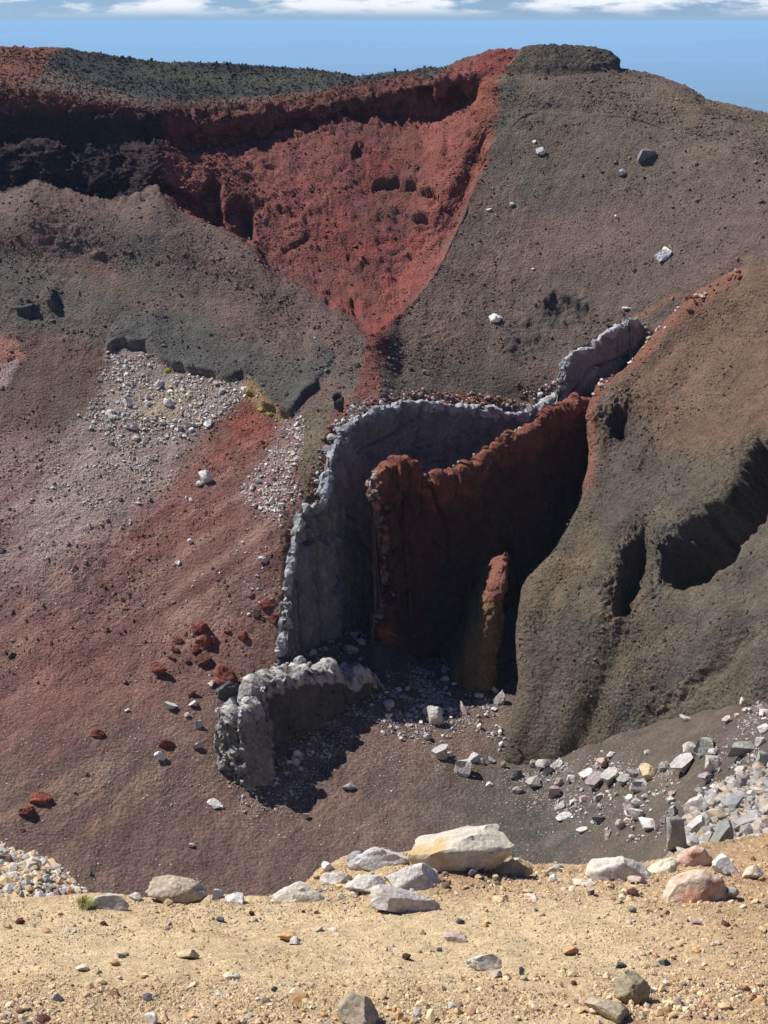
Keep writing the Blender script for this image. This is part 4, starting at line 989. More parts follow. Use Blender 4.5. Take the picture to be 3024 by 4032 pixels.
def cast(sheet, px, py):
    d = Vector(P(px, py, 1.0)).normalized()
    for dy in (0, 6, 14, 26, 40, 60):
        d = Vector(P(px, py + dy, 1.0)).normalized()
        hit = BV[sheet].ray_cast(Vector((0, 0, 0)), d)
        if hit[0] is not None: return hit
    return None
COLS = dict(g=(.36,.345,.315), lg=(.50,.47,.42), w=(.62,.59,.53), k=(.11,.11,.115), r=(.19,.062,.045), dr=(.10,.045,.036), t=(.50,.37,.22), pk=(.44,.34,.29), o=(.42,.25,.13), gg=(.30,.31,.27), cr=(.58,.50,.38), y=(.50,.40,.24), pu=(.34,.29,.29), b=(.24,.17,.12))
def put(sheet, px, py, w, h, c, label=None, cat='boulder', group=None, meshes=None, rz=None, name=None, sink=.18, depth=None, mat=None, tilt=.15, vary=.06, lift=0.0):
    hit = cast(sheet, px, py + .30 * h)
    if hit is None: return None
    loc, nor = hit[0], hit[1]
    sl_ = loc.y * CP - loc.z * SP
    if sheet != 'F' and group == 'fallen rocks on the crater slopes': w, h = w * 1.12, h * .98
    W, H = w / FPX * sl_, h / FPX * sl_ * 1.02
    me = random.choice(meshes) if isinstance(meshes, list) else meshes
    o = bpy.data.objects.new(name or cat.replace(' ', '_'), me); col.objects.link(o)
    dp = depth if depth is not None else random.uniform(.65, .95)
    o.scale = (W, W * dp if W < H * 1.6 else max(W * dp * .8, H), H)
    o.location = (loc.x, loc.y + o.scale[1] * .12, loc.z + H * (.5 - sink) + lift * H)
    o.rotation_euler = (random.uniform(-tilt, tilt), random.uniform(-tilt, tilt), random.uniform(-.5, .5) + random.choice((0, math.pi)) if rz is None else rz)
    cc = COLS[c] if isinstance(c, str) else c
    v = random.uniform(1 - vary, 1 + vary); o.color = (cc[0] * v, cc[1] * v, cc[2] * v, 1)
    tag(o, label, cat, group)
    return o

def own(seed, mat, sub=4, **k):
    k.setdefault('rough', .13)
    me = rock_mesh('boulder', sub, seed, mat, **k)
    c = np.empty(len(me.vertices) * 3, np.float32); me.vertices.foreach_get('co', c); c = c.reshape(-1, 3)
    c[:, :2] *= (1.0 - .38 * (c[:, 2:] + .1)); c *= (1 + .045 * cells(c, .22, seed)[:, None] + .02 * cells(c, .08, seed + 1)[:, None]); c[:, :2] /= 1.12
    me.vertices.foreach_set('co', c.ravel()); me.update(); return me
# ---- big rocks along the edge of the path
put('F', 1810, 3350, 560, 190, (.52,.47,.38), 'largest pale boulder on the path edge, flat topped with yellow face', meshes=own(201, M_ROCKY, cuts=12, lo=.45, hi=.8), depth=.6, rz=.1, sink=.42, tilt=.05)
put('F', 1500, 3372, 299, 114, (.48,.46,.43), 'long low pale grey rock just left of the largest yellow boulder', meshes=own(202, M_ROCKN), depth=.6, sink=.42, rz=0, tilt=.05)
put('F', 1625, 3455, 288, 148, (.55,.51,.45), 'pale sloping rock behind the angular one with a dark right end', meshes=own(203, M_ROCKN, cuts=9, lo=.4, hi=.7), depth=.7, sink=.42, rz=.3)
put('F', 1580, 3535, 345, 168, (.50,.46,.41), 'angular pale rock with dark shaded right end, on the gravel below the others', meshes=own(204, M_ROCKN, cuts=9, lo=.4, hi=.7), depth=.7, sink=.42, rz=-.2)
put('F', 2010, 3415, 218, 114, (.55,.42,.25), 'yellow brown rock lying right below the largest boulder', meshes=own(205, M_ROCKY), depth=.7, sink=.42)
put('F', 2185, 3425, 110, 48, 'lg', 'small grey pointed rock between the yellow rock and the white slab on the edge', meshes=own(206, M_ROCKN, sub=4), depth=.7, sink=.42)
put('F', 2430, 3415, 322, 148, (.60,.55,.46), 'broad cream boulder on the path edge, middle right', meshes=own(207, M_ROCKY, cuts=10, lo=.45, hi=.8), depth=.6, sink=.42, rz=.1, tilt=.05)
put('F', 2620, 3410, 172, 81, 'cr', 'flat cream slab just right of the broad cream boulder', meshes=own(208, M_ROCKN, sub=4), depth=.7, sink=.42)
put('F', 2755, 3478, 345, 202, (.50,.40,.30), 'large rounded pinkish tan boulder on the gravel at right', meshes=own(209, M_ROCKR, cuts=8, lo=.55, hi=.85), depth=.7, rz=.15, sink=.42, tilt=.05)
put('F', 2880, 3520, 75, 60, 'g', 'dark grey stone leaning on the right end of the pinkish tan boulder', 'stone', meshes=MID_N)
put('F', 2735, 3365, 172, 134, (.56,.42,.34), 'white and rust red boulder behind the pinkish tan one', meshes=own(210, M_ROCKR, cuts=9, lo=.45, hi=.8), depth=.7, sink=.42)
put('F', 2860, 3410, 110, 70, 'w', 'bright white rock right of the white and rust red boulder', meshes=MID_N)
put('F', 2960, 3440, 90, 50, 'cr', 'flat cream rock near the right border, beside the bright white rock', meshes=MID_N)
put('F', 430, 3540, 195, 105, (.42,.41,.37), 'grey green rock with a steep right end beside the grass tuft', meshes=own(211, M_ROCKN, cuts=9, lo=.4, hi=.75), depth=.6, sink=.42, rz=0)
put('F', 690, 3508, 276, 107, (.44,.38,.28), 'wide low tan rock on the edge, topped by a small dark stone', meshes=own(212, M_ROCKN, cuts=9, lo=.5, hi=.85), depth=.5, rz=0, tilt=.05)
put('F', 745, 3472, 22, 24, 'k', 'small dark stone perched on the wide low tan rock', 'stone', meshes=SML_N, lift=.3)
put('F', 855, 3518, 72, 62, (.50,.49,.46), 'pointed grey rock on the edge, left of the low grey one', meshes=own(213, M_ROCKN, sub=4, cuts=8, lo=.35, hi=.6), depth=.6, sink=.42)
put('F', 925, 3538, 95, 46, (.50,.48,.44), 'low grey rock with a sloping left side on the edge', meshes=MID_N)
put('F', 1175, 3508, 259, 128, (.58,.53,.44), 'big cream rock with a shaded right end, left of the stepped rocks', meshes=own(214, M_ROCKN, cuts=10, lo=.45, hi=.8), depth=.6, sink=.42, rz=0, tilt=.05)
put('F', 1330, 3450, 172, 81, (.56,.52,.46), 'long pale rock on the slope below the small white block', meshes=own(215, M_ROCKN, sub=4), depth=.6, sink=.42)
put('F', 1290, 3412, 50, 42, 'w', 'small upright white block at the left end of the rocky rise', 'stone', meshes=MID_N)
put('F', 1400, 3385, 70, 46, 'g', 'grey block on the rise between the white block and the low grey rock', 'stone', meshes=MID_N)
put('F', 1440, 3492, 184, 59, (.56,.52,.46), 'flat pale slab half buried left of the angular rock', meshes=MID_N)
put('F', 530, 3532, 60, 30, 'lg', 'small pale rock between the grey green rock and the wide tan rock', 'stone', meshes=MID_N)
put('F', 662, 3556, 42, 32, 'y', 'small yellow pointed stone in front of the wide low tan rock', 'stone', meshes=MID_N)
put('F', 1405, 3990, 185, 125, (.33,.28,.21), 'rounded brown grey boulder at the bottom border', meshes=own(216, M_ROCKN, cuts=8, lo=.5, hi=.85), depth=.8)
put('F', 1908, 3795, 172, 67, (.58,.53,.46), 'bone shaped pale rock with a pinched middle on the open gravel', 'stone', meshes=own(217, M_ROCKN, sub=4, cuts=6, lo=.5, hi=.8), rz=.25, depth=.4)
put('F', 2490, 3905, 172, 148, (.30,.26,.17), 'knobbly olive brown rock low at right on the gravel', meshes=own(218, M_ROCKN, cuts=4, lo=.6, hi=.9, rough=.16), depth=.8)
put('F', 2380, 3975, 184, 81, (.36,.30,.21), 'flat brown rock in front of the knobbly olive one', meshes=MID_N)
put('F', 2620, 3985, 70, 42, 'o', 'orange stone on the gravel right of the knobbly olive rock', 'stone', meshes=MID_N)
put('F', 2990, 3945, 80, 34, 'o', 'flat orange stone by the right border', 'stone', meshes=MID_N)
for px, py, w, h, c, lab in [
    (1135,3690,90,44,'o','flat rust orange stone beside a small grey one on the middle of the path'),
    (1162,3708,44,30,'lg','small grey stone touching the flat rust orange one'),
    (325,3812,52,30,'cr','white stone alone on the left of the path'),
    (742,3758,90,46,'y','yellow flat slab in the middle left of the path'),
    (452,3792,46,24,'o','orange red stone right of the lone white one'),
    (480,3765,34,18,'k','dark flat chip above the orange red stone'),
    (660,3656,26,20,'pu','dark purple round pebble on bare sand'),
    (868,3620,36,26,'k','dark grey pebble above the bare sand in the middle'),
    (1005,3622,28,20,'g','blue grey pebble in the middle of the upper path'),
    (1190,3940,100,46,'o','orange stone in the gravel left of the bottom boulder'),
    (455,3915,50,30,'o','orange stone among grey gravel low at left'),
    (225,3925,50,40,'g','grey stone among gravel at lower left'),
    (580,3930,44,30,'k','dark brown stone in the gravel, lower left of centre'),
    (1050,3945,46,26,'b','brown stone left of the orange one near the bottom'),
    (595,4010,60,50,'w','white stone cut by the bottom border'),
    (170,4020,60,36,'dr','dark red stone at the bottom left border'),
    (2245,3745,64,38,'o','orange cube like stone on the path right of the bone shaped rock'),
    (2055,3825,34,34,'k','dark pebble right of the bone shaped rock'),
    (1955,3838,44,34,'lg','grey pebble below the bone shaped rock'),
    (1812,3630,38,22,'k','blue black pebble above the path middle'),
    (1970,3540,64,30,'y','yellow stone on the path below the yellow brown rock'),
    (2180,3460,36,30,'w','white angular chip below the pointed grey rock'),
    (2495,3505,40,42,'y','ochre stone standing left of the pinkish tan boulder'),
    (2490,3520,50,28,'dr','dark red chip at the foot of the ochre stone'),
    (2300,3480,90,16,'cr','long cream sliver on the gravel below the broad cream boulder'),
    (2510,3465,80,34,'pk','pink flat stone below the broad cream boulder'),
    (1630,3540,44,18,'k','dark chip in the shade of the angular pale rock'),
    (1730,3740,26,16,'k','dark speck like stone on bare sand'),
    (2090,3535,60,18,'cr','flat cream stone right of the yellow stone'),
    (2440,3800,50,26,'k','black rough stone in the dark gritty patch'),
    (2620,3790,56,30,'k','black rough stone right of the other in the gritty patch'),
    (1600,3770,40,26,'dr','dark red stone left of the bone shaped rock'),
    (1790,3695,90,26,'pk','buried pinkish slab on the sandy middle of the path'),
    (80,3630,40,26,'dr','dark red stone on the left under the grey heap'),
    (180,3665,50,20,'o','flat orange stone at left below the grass tuft'),
    (1255,3660,34,22,'lg','grey stone above the flat rust orange one'),
    (1310,3665,50,16,'cr','thin cream flake at the centre of the path'),
    (2750,3875,40,22,'y','yellow stone in the gravel at lower right'),
    (2880,3800,36,26,'y','pale yellow stone at right above the flat orange stone'),
    (2860,3640,40,26,'dr','dark red stone right of the path under the tan boulder'),
    (2740,3630,50,22,'pk','flat pink stone under the tan boulder'),
    (1640,3990,44,26,'g','grey pebble right of the bottom boulder'),
    (1780,3960,34,24,'lg','pale grey pebble in the gravel near the bottom middle'),
    (930,3850,44,30,'g','grey stone in gravel left of centre, low'),
    (1080,3895,30,24,'k','black pebble above the brown stone near the bottom')]:
    put('F', px, py, w, h, c, lab, 'stone', 'single stones lying on the gravel path', MID_N if w > 40 else SML_N, vary=.1)

# ---- boulders in the gully and on the slopes
for sh, px, py, w, h, c, lab in [
    ('T',2608,1003,62,58,(.78,.76,.70),'largest white boulder on the upper right slope'),
    ('T',1955,1255,54,44,(.76,.74,.67),'white pointed boulder on the slope just above the tall grey wall'),
    ('T',2547,613,66,54,(.19,.19,.195),'grey knobbly boulder high on the right slope'),
    ('T',2445,683,32,34,'w','white cube like boulder below left of the grey knobbly one'),
    ('T',2135,598,46,36,'w','white jagged boulder on the slope right of the red wall'),
    ('T',2103,560,14,14,'w','tiny white stone just above the white jagged boulder'),
    ('T',2015,805,18,16,'w','small white stone, right one of the row beside the red wall'),
    ('T',1925,825,20,12,'w','small flat white stone, left one of the row beside the red wall'),
    ('T',1955,848,12,12,'w','tiny white stone below the row beside the red wall'),
    ('T',2428,852,16,12,'w','small white stone alone in the middle of the right slope'),
    ('T',2480,622,12,10,'o','tiny orange stone left of the grey knobbly boulder'),
    ('T',2100,1060,12,10,'w','tiny white stone on the slope above the pointed white boulder'),
    ('T',1846,1082,10,10,'w','tiny white stone near the lower right edge of the red wall'),
    ('T',1670,1465,16,22,'k','small dark stone standing on the brown slope above the grey wall'),
    ('T',1240,1330,14,12,'lg','small pale stone where red wall and talus meet'),
    ('T',2470,1215,40,12,'lg','flat pale stones above the upper grey wall'),
    ('T',1968,2750,44,64,'lg','upright pale boulder at the right end of the shaded rubble'),
    ('T',1712,2828,58,96,'lg','tall narrow pale boulder at the edge of the big shadow'),
    ('T',1826,2790,46,54,'pk','cream boulder half in the big shadow'),
    ('T',1680,2805,36,44,'pk','tan boulder left of the tall narrow one'),
    ('T',1731,2968,56,68,'g','grey cube shaped boulder alone on the floor below the rubble'),
    ('T',1770,2972,26,24,'lg','small stone at the right foot of the cube shaped boulder'),
    ('T',1824,3028,62,80,'lg','large egg shaped pale boulder on the floor, right of the cube shaped one'),
    ('T',1866,2990,44,42,'lg','pale boulder touching the top right of the egg shaped one'),
    ('T',1895,3000,26,30,'g','small grey boulder, first right of the egg shaped one'),
    ('T',1936,2995,30,24,'g','small grey boulder, second right of the egg shaped one'),
    ('T',1980,3010,26,34,'b','brown pointed stone at the foot of the spur'),
    ('T',1885,2740,34,22,'lg','pale stone in shade near the cream boulder'),
    ('T',2036,3052,48,46,'k','dark boulder at the left end of the row under the spur'),
    ('T',2040,3112,40,34,'g','grey boulder below the dark one of the row under the spur'),
    ('T',2100,3085,60,46,'g','grey wedge boulder in the middle of the row under the spur'),
    ('T',2142,3010,64,50,'lg','pale slab boulder at the foot of the spur'),
    ('T',2192,3008,46,44,'w','white boulder at the right end of the row under the spur'),
    ('T',2160,3038,46,36,'k','dark boulder below the white one of the row under the spur'),
    ('T',2105,3010,36,36,'gg','greenish stone left of the pale slab at the foot of the spur'),
    ('T',2186,3120,46,56,'pk','pinkish leaf shaped boulder at the left side of the gully rubble'),
    ('T',2202,3082,36,36,'pk','smaller pinkish boulder above the leaf shaped one'),
    ('T',2250,3070,34,34,'lg','pale stone right of the smaller pinkish boulder'),
    ('T',2335,3088,66,76,'pu','mauve rounded boulder, left one of the big pair'),
    ('T',2390,3072,58,92,'lg','tall grey boulder, right one of the big pair'),
    ('T',2375,3006,42,50,'pk','pale upright boulder above the big pair'),
    ('T',2310,3048,56,40,'lg','pale flat boulder left above the big pair'),
    ('T',2452,3078,52,44,'gg','greenish boulder right of the big pair'),
    ('T',2514,3098,56,54,'g','dark grey pyramid boulder right of the greenish one'),
    ('T',2496,3045,46,34,'pu','mauve boulder above the pyramid one'),
    ('T',2553,3045,74,62,'y','ochre crumbling boulder right of the mauve one'),
    ('T',2612,3022,38,46,'g','dark boulder standing alone left of the heap of three blocks'),
    ('T',2683,3022,86,82,'lg','lowest and largest of the three stacked pale blocks'),
    ('T',2724,2962,66,72,'lg','middle one of the three stacked pale blocks'),
    ('T',2778,2945,84,74,'gg','topmost grey slab of the three stacked blocks'),
    ('T',2812,2966,48,40,'lg','pale rock right of the stacked blocks'),
    ('T',2805,3015,56,74,'lg','upper of two leaning pale blocks below the stack'),
    ('T',2786,3064,60,50,'pu','lower of two leaning blocks below the stack'),
    ('T',2925,2956,94,72,'gg','broad greenish boulder on the right bank'),
    ('T',2992,2922,36,40,'lg','grey boulder right above the broad greenish one'),
    ('T',3006,2872,44,46,'lg','pale boulder at the right border, above the bank'),
    ('T',2952,2730,66,52,'lg','largest boulder of the pale pile at the upper right border'),
    ('T',2995,2745,44,40,'w','white boulder of the pale pile at the right border'),
    ('T',2930,2765,30,36,'cr','cream boulder at the left side of the pale pile by the border'),
    ('T',2985,2790,44,36,'pk','pink boulder at the foot of the pale pile by the border'),
    ('T',3010,2810,40,30,'w','white boulder under the pale pile by the border'),
    ('T',2940,2800,30,32,'lg','small pale boulder under the pile by the border'),
    ('T',2858,2840,30,36,'pk','upright pale stone left of the pile by the border'),
    ('T',2700,2830,44,30,'w','white broken stone on the bare gully floor'),
    ('T',2548,2962,24,20,'w','small white flat stone on the bare floor near the spur'),
    ('T',2412,2972,44,20,'lg','flat grey slab on the floor between spur and gully rubble'),
    ('T',1924,3090,30,18,'w','small white stone on the dark floor below the row under the spur'),
    ('T',2223,3214,56,28,'w','white slanting slab at the lower left of the gully rubble'),
    ('T',2205,3172,36,36,'w','white knobbly stone above the slanting slab'),
    ('T',2258,3158,28,24,'w','small white stone right of the knobbly one'),
    ('T',2364,3226,58,36,'k','dark flat boulder low in the gully rubble'),
    ('T',2442,3248,36,48,'pk','pinkish stone right of the dark flat boulder'),
    ('T',2512,3205,70,52,'lg','pale wedge boulder in the lower gully rubble'),
    ('T',2552,3254,62,56,'w','white square boulder low in the gully rubble'),
    ('T',2590,3256,36,48,'pk','pinkish wedge touching the white square boulder'),
    ('T',2508,3165,44,42,'g','grey boulder above the pale wedge'),
    ('T',2480,3188,40,42,'pu','mauve block left of the pale wedge'),
    ('T',2642,3150,44,34,'lg','round pale boulder, isolated, left of the right heap'),
    ('T',2652,3195,36,50,'g','grey upright block left of the right heap'),
    ('T',2290,3272,40,22,'w','low white stone at the bottom of the gully rubble'),
    ('T',2395,3290,34,26,'pk','cluster like pinkish stone at the bottom of the gully rubble'),
    ('T',2300,3150,40,30,'pk','pinkish slab below the mauve rounded boulder'),
    ('T',2360,3140,40,26,'g','grey stone under the big pair'),
    # floor and left slope
    ('T',1372,3100,52,36,'g','grey tilted slab with a sharp shadow on the bare floor'),
    ('T',1208,3214,24,32,'pk','tan upright stone on the lower floor'),
    ('T',755,3330,22,22,'lg','grey stone alone low on the left floor'),
    ('T',843,3166,50,24,'w','white flat slab left below the low grey wall'),
    ('T',875,3178,16,18,'w','small white stone right of the white flat slab'),
    ('T',777,2938,36,42,'pk','cream triangular stone left of the low grey wall'),
    ('T',629,2980,40,50,'w','white pointed boulder in the middle of the left floor'),
    ('T',674,2784,42,36,'lg','pale flaky stones left of the big red boulder'),
    ('T',736,2816,22,24,'w','white flake below left of the big red boulder'),
    ('T',759,2772,30,24,'lg','grey flake under the red lumps'),
    ('T',781,2856,26,40,'g','grey striped stone below the big red boulder'),
    ('T',499,2797,16,18,'w','small white stone on the left slope with a dark shadow'),
    ('T',700,2217,24,18,'w','white stone on the red streak of the left slope'),
    ('T',1035,2205,36,26,'lg','grey boulder beside the left edge of the tall wall'),
    ('T',748,2132,22,22,'w','white pair like stone in the red streak'),
    ('T',810,1885,40,64,'w','large white crumbling block in the red streak'),
    ('T',785,1905,24,24,'w','white stone at the left foot of the crumbling block'),
    ('T',735,1958,14,16,'w','small white stone below the crumbling block'),
    ('T',755,1968,22,18,'w','second white stone below the crumbling block'),
    ('T',505,1585,34,40,'w','brightest white block in the left scree patch'),
    ('T',620,1510,36,30,'lg','large pale block near the top of the left scree patch'),
    ('T',740,1675,22,24,'w','round white boulder at the right side of the left scree patch'),
    ('T',716,1690,24,24,'k','dark boulder beside the round white one in the left scree'),
    ('T',430,1630,26,22,'w','white boulder at the left side of the left scree patch'),
    ('T',535,1725,24,22,'cr','cream boulder at the bottom of the left scree patch'),
    ('T',1070,1975,20,30,'w','tallest white stone in the scree strip by the grey wall'),
    ('T',1130,1700,24,20,'w','white boulder at the top of the scree strip by the grey wall'),
    ('T',1380,2560,56,44,'g','dark grey boulder on the sunlit patch between the walls'),
    ('T',1420,2530,34,26,'cr','cream stone on the sunlit patch between the walls'),
    ('T',1395,2500,40,16,'lg','flat pale stone near the top of the sunlit patch between the walls')]:
    put(sh, px, py, w, h, c, lab, 'boulder' if w > 26 else 'stone', 'fallen rocks on the crater slopes', MID_F if w > 16 else SML_F, sink=.16)
# red lumps of scoria on the left slope
for px, py, w, h, c, lab in [
    (885,2665,100,110,'r','largest red boulder, rust red on top and black below, left of the low wall'),
    (893,2715,92,80,'k','black lower half broken from the largest red boulder'),
    (628,2642,68,60,'r','red rounded boulder, far left of the group of red lumps'),
    (800,2598,66,50,'dr','dark red boulder with deep shadow, below the red clump'),
    (790,2470,70,60,'r','top of the red clump on the left slope'),
    (805,2520,80,70,'r','main red knob of the clump on the left slope'),
    (775,2555,40,40,'r','small red knob under the clump on the left slope'),
    (840,2520,40,40,'r','right hand red knob of the clump'),
    (960,2505,42,46,'r','red boulder right of the clump, towards the grey wall'),
    (895,2485,30,20,'r','small red stone between clump and grey wall'),
    (990,2345,34,14,'dr','dark red flake near the grey wall'),
    (690,2560,40,24,'r','red stone left of the clump'),
    (705,2520,36,24,'r','red stone above left of the clump'),
    (675,2590,32,24,'r','red stone above the rounded red boulder'),
    (735,2605,34,20,'r','red stone below left of the clump'),
    (385,2888,56,40,'r','red boulder alone in the left middle of the slope'),
    (160,3143,88,52,'r','wide red boulder low on the left, upper one of two'),
    (105,3195,64,50,'r','red boulder low on the left, lower one of two'),
    (660,2925,60,36,'r','red lump above the white pointed boulder'),
    (640,2930,30,30,'dr','dark red lump beside the other above the white pointed boulder'),
    (88,3268,24,14,'r','small red stone under the two red boulders on the left'),
    (338,3048,22,14,'r','small red stone in the middle of the left floor'),
    (860,2880,26,24,'r','small red boulder next to the low wall'),
    (755,2730,46,26,'r','red brown lump left of the big red boulder'),
    (833,2690,36,28,'pk','pinkish grey stone leaning at the left of the big red boulder'),
    (1190,2585,36,24,'r','small red rock on top of the low grey wall'),
    (1075,2430,60,40,'r','red crumbly lump at the left foot of the tall wall'),
    (1050,2380,60,30,'r','red crumbly lump above the other at the left of the tall wall'),
    (1015,2420,40,24,'dr','dark red crumb left of the crumbly lumps'),
    (295,3120,16,14,'k','small black stone right of the wide red boulder'),
    (355,3438,20,20,'k','black stone low on the left floor')]:
    put('T', px, py, w, h, c, lab, 'boulder' if w > 30 else 'stone', 'red and black lava lumps on the left slope', LUMP, sink=.25, tilt=.4, vary=.12)
# ---- rocks of the near heaps
for px, py, w, h, c, lab in [
    (2658,3295,78,170,'g','tall dark grey pillar of rock at the left edge of the right heap'),
    (2735,3262,84,92,'lg','grey rounded block right of the pillar'),
    (2790,3280,44,50,'g','small grey block between the rounded one and the green slab'),
    (2838,3302,96,140,'gg','big greenish grey slab standing in the right heap'),
    (2945,3240,110,66,'g','smooth dark grey slab lying at the upper side of the right heap'),
    (2735,3168,100,76,'lg','pale grey broken boulder on top of the right heap'),
    (2690,3205,56,44,'g','grey wedge left of the rounded block'),
    (2880,3060,50,40,'lg','pale stone on the crest of the right heap'),
    (2920,3010,66,62,'lg','pale boulder high on the crest of the right heap'),
    (3000,2990,54,80,'gg','tall greenish boulder at the right border on the crest'),
    (2925,3078,60,50,'pu','mauve boulder below the crest of the right heap'),
    (2960,3130,44,36,'lg','pale stone at the middle of the right heap'),
    (2690,3370,60,44,'g','grey stone at the foot of the pillar'),
    (2990,3290,50,40,'pk','pinkish stone in the right heap beside the dark slab'),
    (2900,3350,60,40,'cr','cream stone in front of the green slab'),
    (2965,3370,56,40,'lg','pale stone in front of the right heap, at the border')]:
    put('R', px, py, w, h, c, lab, 'boulder', 'large rocks of the heap at right', MID_F, sink=.12, rz=random.uniform(-.3, .3), tilt=.12)
for px, py, w, h, c, lab in [
    (20,3395,62,52,'b','brown overhanging block at the top of the left heap'),
    (15,3345,34,22,'g','grey stone on the very top of the left heap by the border'),
    (165,3408,44,28,'y','yellow tan block near the crest of the left heap'),
    (145,3460,56,36,'pk','pinkish rounded rock in the middle of the left heap'),
    (212,3395,30,26,'lg','pale grey stone on the crest of the left heap'),
    (235,3432,36,30,'lg','grey block on the right shoulder of the left heap'),
    (245,3458,50,34,'g','dark grey block below the right shoulder of the left heap'),
    (115,3505,36,32,'t','tan block with dark underside in the left heap'),
    (82,3530,28,46,'gg','tall greenish stone low in the left heap'),
    (150,3525,50,30,'pk','slanting pink grey stone low in the left heap'),
    (215,3540,60,46,'g','grey layered block low at the right of the left heap'),
    (290,3490,34,36,'lg','pale grey lump at the right end of the left heap'),
    (312,3525,24,22,'lg','last small pale stone at the right end of the left heap'),
    (35,3465,44,26,'pk','flat pink stone at the left of the left heap'),
    (265,3500,30,30,'t','tan stone at the right side of the left heap')]:
    put('L', px, py, w, h, c, lab, 'stone', 'rocks of the heap at lower left', MID_F, sink=.12, tilt=.25)

# ---- many more of the same kinds, each its own object
CNAME = dict(w='white', lg='pale', g='grey', cr='cream', pk='pinkish', pu='mauve', t='tan', y='yellow', o='orange', r='red', dr='dark red', k='blackish', b='brown')
def crowd(sheet, poly, n, smin, smax, cs, where, group, meshes, name='rock', cat='rock', e=2.0, sink=.15, asp=(.6, 1.0), forms=('angular', 'flat')):
    xs = [p[0] for p in poly]; ys = [p[1] for p in poly]; k = 0; tries = 0
    while k < n and tries < n * 20:
        tries += 1
        x, y = random.uniform(min(xs), max(xs)), random.uniform(min(ys), max(ys))
        if not inside(np.array([x]), np.array([y]), poly)[0]: continue
        if noise(np.array([[x / 70, y / 70, .5]]))[0] < random.uniform(-.6, .25): continue
        w = float(powsize(1, smin, smax, e)[0]); a = random.uniform(*asp); c = random.choice(cs)
        u, v = (x - min(xs)) / (max(xs) - min(xs)), (y - min(ys)) / (max(ys) - min(ys))
        part = ('upper' if v < .34 else 'middle' if v < .67 else 'lower') + ' ' + ('left' if u < .34 else 'centre' if u < .67 else 'right')
        size = 'large' if w > smin + .45 * (smax - smin) else 'small' if w < smin + .18 * (smax - smin) else 'middling'
        lab = '%s %s %s %s, %s of the %s' % (size, CNAME[c], 'flat' if a < sum(asp) / 2 else 'blocky', name.replace('_', ' '), part, where)
        put(sheet, x, y, w, w * a, c, lab, cat, group, meshes, vary=.2, sink=sink, tilt=.4, name=name); k += 1
S_ = dict(name='scree_stone', cat='scree stone')
crowd('T', R_SCREE, 150, 12, 40, ['w','w','lg','cr','pk'], 'left scree patch', 'pale stones of the left scree patch', SML_F, **S_)
crowd('T', R_SCREE2, 80, 10, 32, ['w','w','lg','cr','pk'], 'scree strip beside the tall wall', 'pale stones of the scree strip by the wall', SML_F, **S_)
crowd('T', [(950,2010),(1170,1980),(1120,2350),(900,2500),(640,2450),(780,2250)], 40, 7, 18, ['w','lg','cr'], 'red brown slope', 'pale stones strewn over the red brown slope', SML_F, **S_)
crowd('T', [(1470,2660),(1900,2600),(1960,2720),(1930,2800),(1600,2820),(1480,2780)], 40, 16, 46, ['g','lg','pk','g'], 'rubble in the big shadow', 'rocks of the shaded rubble', SML_F)
crowd('T', [(1470,2830),(1650,2780),(1980,2780),(1990,2950),(1900,2960),(1720,2930),(1480,2910)], 55, 12, 38, ['lg','w','pk','lg','cr'], 'sunlit rubble below the shadow', 'rocks of the sunlit rubble below the shadow', SML_F)
crowd('T', [(2210,3040),(2420,3000),(2600,3060),(2660,3150),(2640,3290),(2420,3320),(2240,3220)], 72, 12, 38, ['lg','g','pk','w','pu'], 'gully rubble', 'rocks of the gully rubble', SML_F)
crowd('T', [(2660,3080),(2800,3060),(3030,2860),(3030,3000),(2850,3080),(2700,3160)], 26, 12, 42, ['lg','g','pk','w'], 'bank above the right heap', 'rocks on the bank above the right heap', SML_F)
crowd('T', [(2860,2850),(2960,2700),(3030,2680),(3030,2840)], 16, 16, 40, ['lg','w','cr','pk'], 'pale pile at the right border', 'rocks of the pale pile by the border', SML_F)
crowd('T', [(1160,2590),(1300,2530),(1440,2470),(1450,2600)], 22, 9, 28, ['lg','cr','pk'], 'sunlit patch between the walls', 'rocks between the grey walls', SML_F)
crowd('T', [(880,2980),(1010,3020),(1180,2930),(1240,2960),(1150,3080),(980,3190),(890,3100)], 40, 11, 40, ['lg','g','lg','pk'], 'debris below the low wall', 'rocks below the low grey wall', SML_F)
crowd('T', [(2050,1640),(2230,1530),(2330,1500),(2330,1560),(2150,1640),(2060,1680)], 10, 14, 34, ['lg','g'], 'fissure between the grey walls', 'rocks jammed in the fissure', SML_F)
crowd('D', [(2300,1540),(2450,1430),(2560,1310),(2700,1170),(2720,1190),(2480,1440),(2340,1580)], 22, 10, 26, ['lg','pk','w'], 'broken fissure edge', 'rocks along the fissure edge', SML_F)
crowd('D', [(2640,1210),(2900,1060),(2940,1080),(2720,1230)], 30, 12, 34, ['o','r','r','pk'], 'upper end of the fissure', 'orange rocks at the upper end of the fissure', SML_F, name='block', cat='block')
crowd('R', [(2690,3300),(2760,3200),(2900,3090),(3024,3020),(3024,3380),(2860,3400),(2720,3400)], 46, 14, 50, ['lg','g','pk','cr','lg'], 'heap at right', 'rocks of the heap at right', SML_F)
crowd('L', [(0,3370),(110,3400),(210,3440),(280,3520),(300,3570),(0,3570)], 46, 12, 38, ['lg','t','pk','cr','g','y'], 'heap at lower left', 'rocks of the heap at lower left', SML_F)
